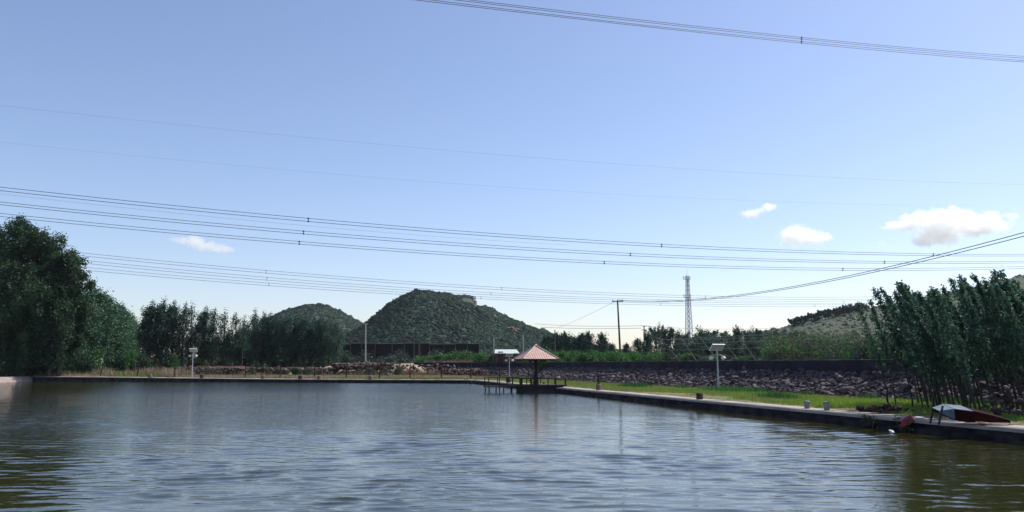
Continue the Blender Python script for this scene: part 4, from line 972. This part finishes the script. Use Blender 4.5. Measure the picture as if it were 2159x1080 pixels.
# ---------------------------------------------------------------- pole trellis beyond the wall
tl = thing('pole_trellis', 'trellis of slanting pale poles and strung wires beyond the dark wall', 'trellis', (0,0,0))
rowsd = []
for i in range(22):
    px = 1372 + i*21 + (i*13 % 9); Y = 84 - i*1.25; xb = xat(px + 34 + (i*7 % 10), Y); xt = xat(px, Y)
    if xb < 10.2 + .3*(71-Y) + 2.9: xb += .6
    zb = 2.25; zt = zat(704 + (i*11 % 12), Y)
    MB().tube([(xb, Y, zb), (xt, Y+.3, zt)], [.04,.03], 6).build('slanted_pole', MATS['bamboo'] if i % 2 else MATS['post_wood'], tl); rowsd.append((xt, xb, Y, zt))
for f_ in (.98, .78, .55):
    pts = [(xt*f_+xb*(1-f_), Y+.3*f_, zt*f_+2.25*(1-f_)) for (xt, xb, Y, zt) in rowsd]; MB().tube(pts, .015, 5).build('wire', MATS['net_top'], tl)
rows2 = []
for i in range(11):
    px = 1372 + i*44; Y = 104 - i*2.0; x = xat(px, Y); zt = zat(712 + (i*5 % 6), Y)
    MB().tube([(x, Y, 2.2), (x-.1, Y, zt)], [.055,.04], 6).build('upright_pole', MATS['post_wood'], tl); rows2.append((x-.1, Y, zt))
MB().tube(rows2, .02, 5).build('wire', MATS['net_top'], tl)
rg = random.Random(55)
for i in range(30):
    px = 1640 + i*7.2 + rg.uniform(-3,3); Y = 60 - (i % 9)*.8; x = xat(px, Y); zt = zat(rg.uniform(700, 728), Y)
    if x < 10.2 + .3*(71-Y) + 2.8: continue
    q = MB().tube([(x, Y, 2.2), (x + rg.uniform(-.5,.3), Y, zt)], [.03,.018], 5).build('bean_stick', MATS['dry_stem']); tag(q, 'thin dry stick among the crops beyond the wall near the saplings', 'stick', 'sticks among the crops')

# ---------------------------------------------------------------- pavilion and fishing deck
ub = np.array([-.2647, .9643]); up_ = np.array([.9643, .2647])        # along the bank, and out towards it
c0 = at(1130, 828, 61.5); PX, PY = float(c0[0]), 61.5; az = math.atan2(up_[1], up_[0])
pav = thing('pavilion', 'small square pavilion with a salmon tiled pyramid roof on one dark central post', 'pavilion', (PX, PY, .62), az)
ez = zat(757, 60.5) - .62; rz_ = zat(729.5, PY) - .62; hw = 1.42
def corr(m_name, x0, parent):
    pass
rf = MB()
# each roof face: ribbed sheets running down the slope
nr = 15
for k in range(4):
    a = k * math.pi/2; ca, sa = math.cos(a), math.sin(a)
    P_ = []
    for i in range(nr*2+1):
        s = -1 + i/nr; lift = .022 if i % 2 else 0.0
        xb, yb = s*hw, -hw; apex_t = 1 - abs(s)          # where this rib meets the hip
        xt, yt = xb, -abs(s)*hw; zt = ez + (rz_-ez)*apex_t
        for (x, y, z) in ((xb, yb, ez+lift), (xt, yt, zt+lift*.6)): P_.append((x*ca - y*sa, x*sa + y*ca, z))
    rf.add(P_, [(2*i, 2*i+2, 2*i+3, 2*i+1) for i in range(nr*2)])
rfo = rf.build('roof', MATS['tile_roof'], pav); md = rfo.modifiers.new('thick', 'SOLIDIFY'); md.thickness = .03
hp = MB()
for k in range(4):
    a = k*math.pi/2 + math.pi/4; hp.tube([(hw*1.4142*math.cos(a), hw*1.4142*math.sin(a), ez+.03), (0,0,rz_+.04)], .055, 6)
hp.lathe((0,0,rz_), [(.10,0),(.12,.06),(.05,.15)], 8); hp.build('ridge_cap', MATS['ridge_cap'], rfo)
fm = MB()
for k in range(4):
    a = k*math.pi/2; ca, sa = math.cos(a), math.sin(a)
    fm.tube([(hw*.96*(ca+sa), hw*.96*(sa-ca), ez-.06), (hw*.96*(ca-sa), hw*.96*(sa+ca), ez-.06)], .04, 6)
    fm.tube([(0,0,ez-.55), (hw*.6*ca, hw*.6*sa, ez+.18)], .035, 6); fm.tube([(0,0,rz_-.15), (hw*1.3*math.cos(a+.785), hw*1.3*math.sin(a+.785), ez-.03)], .035, 6)
fm.build('roof_frame', MATS['dark_wood'], pav)
MB().tube([(0,0,0),(0,0,1.0),(0,0,rz_-.1)], [.13,.12,.11], 10).build('central_post', MATS['dark_wood'], pav)
MB().lathe((0,0,0), [(.24,0),(.27,.04),(.20,.35),(.26,.55),(.30,.58),(.16,.62)], 10).build('post_base', MATS['dark_wood'], pav)
dk = thing('fishing_deck', 'dark platform with rail and thin legs standing in the water under the pavilion', 'deck', (PX, PY, 0), az)
# deck frame: local x towards the bank, local y along the bank (away)
sl = MB(); sl.box((.25, 0, .56), (3.7, 2.7, .12)); sl.build('platform', MATS['deck_wood'], dk)
MB().box((.30, 0, .10), (3.2, 2.2, .79)).build('pier', MATS['pier_concrete'], dk)
MB().box((-2.75, .30, .48), (2.5, 1.5, .09)).build('walkway', MATS['deck_wood'], dk)
for (x, y) in ((-3.85,-.3),(-3.85,.95),(-3.3,-.3),(-2.7,-.3),(-2.1,-.3),(-2.7,.95),(-1.7,.95)):
    MB().tube([(x, y, -1.1), (x, y, .46)], .045, 6).build('leg', MATS['black_metal'], dk)
def rail(P0, P1, zt, posts, r0=.04, pr=.05):
    MB().tube([(P0[0],P0[1],zt),(P1[0],P1[1],zt)], r0, 6).build('rail', MATS['dark_wood'], dk)
    for f_, rr in posts:
        x = P0[0]+(P1[0]-P0[0])*f_; y = P0[1]+(P1[1]-P0[1])*f_; MB().tube([(x,y,.5),(x,y,zt+.04)], rr, 6).build('rail_post', MATS['dark_wood'], dk)
rail((-3.9,-.35),(-1.5,-.35), 1.17, [(0,.04),(.30,.04),(.62,.025)])
rail((-1.55,-1.28),(2.0,-1.28), 1.10, [(0,.10),(.22,.09),(.60,.045),(.78,.045),(1,.07)])
rail((-1.55,1.28),(2.0,1.28), 1.10, [(0,.06),(.33,.04),(.66,.04),(1,.06)])
rail((-1.55,-1.28),(-1.55,-.35), 1.12, [(.5,.04)])
MB().tube([(-3.9,1.0,1.17),(-1.55,1.0,1.17)], .035, 6).build('rail', MATS['dark_wood'], dk)
for x in (-3.9,-2.7): MB().tube([(x,1.0,.5),(x,1.0,1.2)], .035, 6).build('rail_post', MATS['dark_wood'], dk)
# pot on the kerb behind the walkway, stool on the deck
def local_pt(lx, ly, lz): return (PX + lx*up_[0] - ly*up_[1], PY + lx*up_[1] + ly*up_[0], lz)
q = MB(); q.box((0,0,.34), (.34,.30,.04)); 
st_ = thing('wooden_stool', 'small dark stool left of the pavilion post', 'stool', local_pt(-.75,-.5,.62)); q.build('seat', MATS['dark_wood'], st_)
for (x, y) in ((.13,.11),(-.13,.11),(.13,-.11),(-.13,-.11)): MB().tube([(x*1.15,y*1.15,0),(x,y,.32)], .02, 5).build('leg', MATS['dark_wood'], st_)
q = MB(); q.lathe((0,0,0), [(.20,0),(.26,.15),(.24,.42),(.16,.50),(.20,.55)], 10); o = q.build('dark_pot', MATS['dark_block']); o.location = kerb_pt(1072, .6); tag(o, 'dark round pot on the kerb behind the walkway rail', 'pot')

# ---------------------------------------------------------------- overturned boat on the kerb
bo = kerb_pt(2045, .35); BX, BY = bo[0], bo[1]
boat_tilt = R(14)
boat = thing('overturned_boat', 'upturned small boat with blue grey bow and dark red side, tipped over the kerb', 'boat', (BX, BY, .412), .10)
boat.rotation_euler = (boat_tilt, 0, .10); boat.scale = (.94, .74, .68)
# local x to the right in the photo. upside-down flat-bottomed hull with raked ends
def hullsec(x, zc, wt, wb, hgt, tip): # returns gunwale near, chine near, chine far, gunwale far
    return [(x, -wt/2, zc - hgt), (x + tip, -wb/2, zc), (x + tip, wb/2, zc), (x, wt/2, zc - hgt)]
secs = [hullsec(-1.22, .66, .46, .40, .08, 0), hullsec(-.78, .78, .86, .66, .44, .0), hullsec(-.15, .68, .98, .74, .46, .0), hullsec(.55, .46, .94, .70, .40, 0), hullsec(1.20, .20, .62, .46, .22, 0)]
def hull_part(name, rng_, m, faces):
    q = MB(); P_ = []
    for i in list(rng_) + [rng_[-1] + 1]: P_ += secs[i]
    q.add(P_, [tuple(4*n_ + c for c in {0:(0,1,5,4),1:(1,2,6,5),2:(2,3,7,6)}[k]) for n_ in range(len(rng_)) for k in faces])
    used_ = sorted({v for f in q.f for v in f}); q.v = [q.v[v] for v in used_]; q.f = [tuple(used_.index(v) for v in f) for f in q.f]
    o_ = q.build(name, m, boat); md_ = o_.modifiers.new('t', 'SOLIDIFY'); md_.thickness = .025; return o_
hull_part('bow_planking', (0,), MATS['blue_hull'], (0,1,2))
hull_part('bottom', (1,), MATS['blue_hull'], (1,))
hull_part('bottom_aft', (2,3), MATS['rust_hull'], (1,))
hull_part('side_planking', (1,2,3), MATS['rust_hull'], (0,)); hull_part('side_planking', (1,2,3), MATS['rust_hull'], (2,))
q = MB(); q.add(secs[4], [(0,1,2,3)]); o = q.build('transom', MATS['rust_hull'], boat); o.modifiers.new('t','SOLIDIFY').thickness = .03
q = MB(); q.tube([(-1.22,-.24,.57),(-.78,-.44,.33),(-.15,-.50,.21),(.55,-.48,.05),(1.2,-.32,-.01+.03)], .028, 6); q.tube([(-1.22,.24,.57),(-.78,.44,.33),(-.15,.50,.21),(.55,.48,.05),(1.2,.32,.02)], .028, 6); q.build('gunwale', MATS['rust_hull'], boat)
for x, y, zt in ((-1.05,-.28,.55),(-.95,.28,.5)):
    o = MB().tube([(x-.15, y, .0), (x+.02, y, zt)], .03, 6).build('prop_stick', MATS['dark_wood']); o.location = (BX, BY, .412); o.rotation_euler = (0,0,.10); tag(o, ('near dark stick propping up the bow of the boat', 'far dark stick propping up the bow of the boat')[y > 0], 'stick')
for i, (x0, x1, y0, y1, z0, lab) in enumerate(((-.55,-.05,-.62,-.35,.02,'short pale plank leaning under the boat bow'),(-.35,.35,-.45,-.62,.02,'long pale plank lying under the boat'),(.35,.85,-.50,-.62,.02,'pale board beneath the stern of the boat'))):
    o = MB().box(((x0+x1)/2, (y0+y1)/2, z0+.03), (x1-x0, .13, .03), rz=0).build('plank', MATS['timber']); o.location = (BX, BY, .412); o.rotation_euler = (0, R(6) if i == 0 else 0, math.atan2(y1-y0, x1-x0)+.1); tag(o, lab, 'plank', 'planks under the boat')
# red tub hanging over the kerb edge and a white float
kr = kerb_pt(1917, -.08)
r = thing('red_canister', 'faded red plastic canister hanging over the kerb edge beside the boat', 'canister', (kr[0]+.10, kr[1], .47), 0); r.rotation_euler = (R(20), R(-118), R(-14))
o = MB().box((0,0,.24), (.30,.20,.46), taper=.82).build('canister_body', MATS['red_plastic'], r); md = o.modifiers.new('b','BEVEL'); md.width = .05; md.segments = 3
MB().lathe((.06,0,.47), [(.04,0),(.04,.05),(.02,.055)], 10).build('cap', MATS['rust_hull'], r)
MB().tube([(-.10,0,.46),(-.10,0,.53),(.0,0,.54),(.02,0,.47)], .014, 6).build('handle', MATS['red_plastic'], r)
o = MB().box((0,0,0), (.5,.3,.10), rz=.3).build('grey_sack', MATS['concrete_post']); kq = kerb_pt(1937, .25); o.location = (kq[0], kq[1], .47); m_ = o.modifiers.new('b','SUBSURF'); m_.levels = 2; m_.render_levels = 2; tag(o, 'small grey sack lying on the kerb between canister and boat', 'sack')
V, F = stones(np.zeros((1,3)), np.array([[.10,.07,.035]]), np.random.default_rng(2), jit=.05); o = nobj('foam_float', V, F, MATS['foam'], smooth=True); w_ = gp(1880, 911, 0); o.location = tuple(w_ + np.array([0,0,.02])); tag(o, 'small white foam float on the water below the red canister', 'float')

# ---------------------------------------------------------------- clouds
def cloud(name, label, px, py, blobs, Y=2600, dens=.028, ns=1.0, seed=0):
    """blobs: (dx, dy, rx, ry) in picture pixels about (px,py), made real at distance Y"""
    c = at(px, py, Y); k = Y/FPX*1.02; B = [(dx*k, -dy*k, rx*k, ry*k) for dx, dy, rx, ry in blobs]
    x0 = min(b[0]-b[2]*1.5 for b in B); x1 = max(b[0]+b[2]*1.5 for b in B); z0 = min(b[1]-b[3]*1.5 for b in B); z1 = max(b[1]+b[3]*1.5 for b in B); dp = max(b[3] for b in B)*2.2
    o = MB().box(((x0+x1)/2, 0, (z0+z1)/2), (x1-x0, dp*2, z1-z0)).build(name, None); o.location = tuple(c)
    m = bpy.data.materials.new(name); m.use_nodes = True; t = m.node_tree; N = t.nodes; L = t.links; N.clear()
    out = N.new('ShaderNodeOutputMaterial'); pv = N.new('ShaderNodeVolumePrincipled'); L.new(pv.outputs[0], out.inputs['Volume'])
    pv.inputs['Color'].default_value = (1,1,1,1); pv.inputs['Anisotropy'].default_value = .35
    tc = N.new('ShaderNodeTexCoord'); prev = None
    no = N.new('ShaderNodeTexNoise'); no.inputs['Scale'].default_value = .026*ns; no.inputs['Detail'].default_value = 9; no.inputs['Roughness'].default_value = .66
    ad = N.new('ShaderNodeVectorMath'); ad.operation = 'ADD'; ad.inputs[1].default_value = (seed*97.3, seed*31.7, 0); L.new(tc.outputs['Object'], ad.inputs[0]); L.new(ad.outputs[0], no.inputs['Vector'])
    for b in B:
        s1 = N.new('ShaderNodeVectorMath'); s1.operation = 'SUBTRACT'; s1.inputs[1].default_value = (b[0], 0, b[1]); L.new(tc.outputs['Object'], s1.inputs[0])
        s2 = N.new('ShaderNodeVectorMath'); s2.operation = 'DIVIDE'; s2.inputs[1].default_value = (b[2], b[3]*1.6, b[3]); L.new(s1.outputs[0], s2.inputs[0])
        ln = N.new('ShaderNodeVectorMath'); ln.operation = 'LENGTH'; L.new(s2.outputs[0], ln.inputs[0])
        iv = N.new('ShaderNodeMath'); iv.operation = 'SUBTRACT'; iv.inputs[0].default_value = 1.0; L.new(ln.outputs['Value'], iv.inputs[1])
        if prev is None: prev = iv.outputs[0]
        else:
            mx = N.new('ShaderNodeMath'); mx.operation = 'SMOOTH_MAX'; mx.inputs[2].default_value = .25; L.new(prev, mx.inputs[0]); L.new(iv.outputs[0], mx.inputs[1]); prev = mx.outputs[0]
    a2 = N.new('ShaderNodeMath'); a2.operation = 'MULTIPLY_ADD'; a2.inputs[1].default_value = 2.6; a2.inputs[2].default_value = -1.38; L.new(no.outputs[0], a2.inputs[0])
    a3 = N.new('ShaderNodeMath'); a3.operation = 'ADD'; L.new(prev, a3.inputs[0]); L.new(a2.outputs[0], a3.inputs[1])
    mr = N.new('ShaderNodeMapRange'); mr.interpolation_type = 'SMOOTHSTEP'; mr.inputs['From Min'].default_value = 0; mr.inputs['From Max'].default_value = .32; mr.inputs['To Max'].default_value = dens; L.new(a3.outputs[0], mr.inputs['Value'])
    L.new(mr.outputs[0], pv.inputs['Density']); o.data.materials.append(m)
    return tag(o, label, 'cloud', 'small white clouds')
cloud('cloud', 'largest white cloud, long and ragged, at the right of the sky', 1985, 480, [(-85,-2,50,13),(-35,-15,55,24),(5,-22,50,25),(-10,12,55,28),(50,-5,55,28),(90,-10,50,26),(115,-5,32,16),(-30,30,40,14)], ns=1.0, seed=1)
cloud('cloud', 'tiny white wisp right of the largest cloud', 2134, 455, [(0,0,18,8)], dens=.02, seed=2, ns=2)
cloud('cloud', 'faint wisp under the left end of the largest cloud', 1868, 511, [(0,0,22,8)], dens=.008, seed=3, ns=1.6)
cloud('cloud', 'wedge shaped white cloud left of the largest one', 1697, 498, [(-22,0,34,26),(15,4,42,17),(42,5,20,10)], seed=4, ns=1.3)
cloud('cloud', 'two lobed small white cloud, highest of the right ones', 1600, 446, [(-17,6,24,11),(3,0,16,8),(22,-8,20,11)], seed=5, ns=1.6, dens=.035)
cloud('cloud', 'slanting wispy cloud in the left sky under the dark wires', 428, 517, [(-48,-10,30,9),(-18,-6,30,16),(12,4,36,13),(42,10,28,11)], seed=6, ns=1.8, dens=.024)

# ---------------------------------------------------------------- haze
hz = MB().box((0, 420, 69), (1900, 1240, 142)); o = hz.build('haze', None); o['kind'] = 'stuff'
m = bpy.data.materials.new('haze'); m.use_nodes = True; t = m.node_tree; t.nodes.clear()
out = t.nodes.new('ShaderNodeOutputMaterial'); pv = t.nodes.new('ShaderNodeVolumePrincipled'); t.links.new(pv.outputs[0], out.inputs['Volume'])
pv.inputs['Color'].default_value = (.80,.88,1,1); pv.inputs['Density'].default_value = .00006; pv.inputs['Anisotropy'].default_value = .2
o.data.materials.append(m)
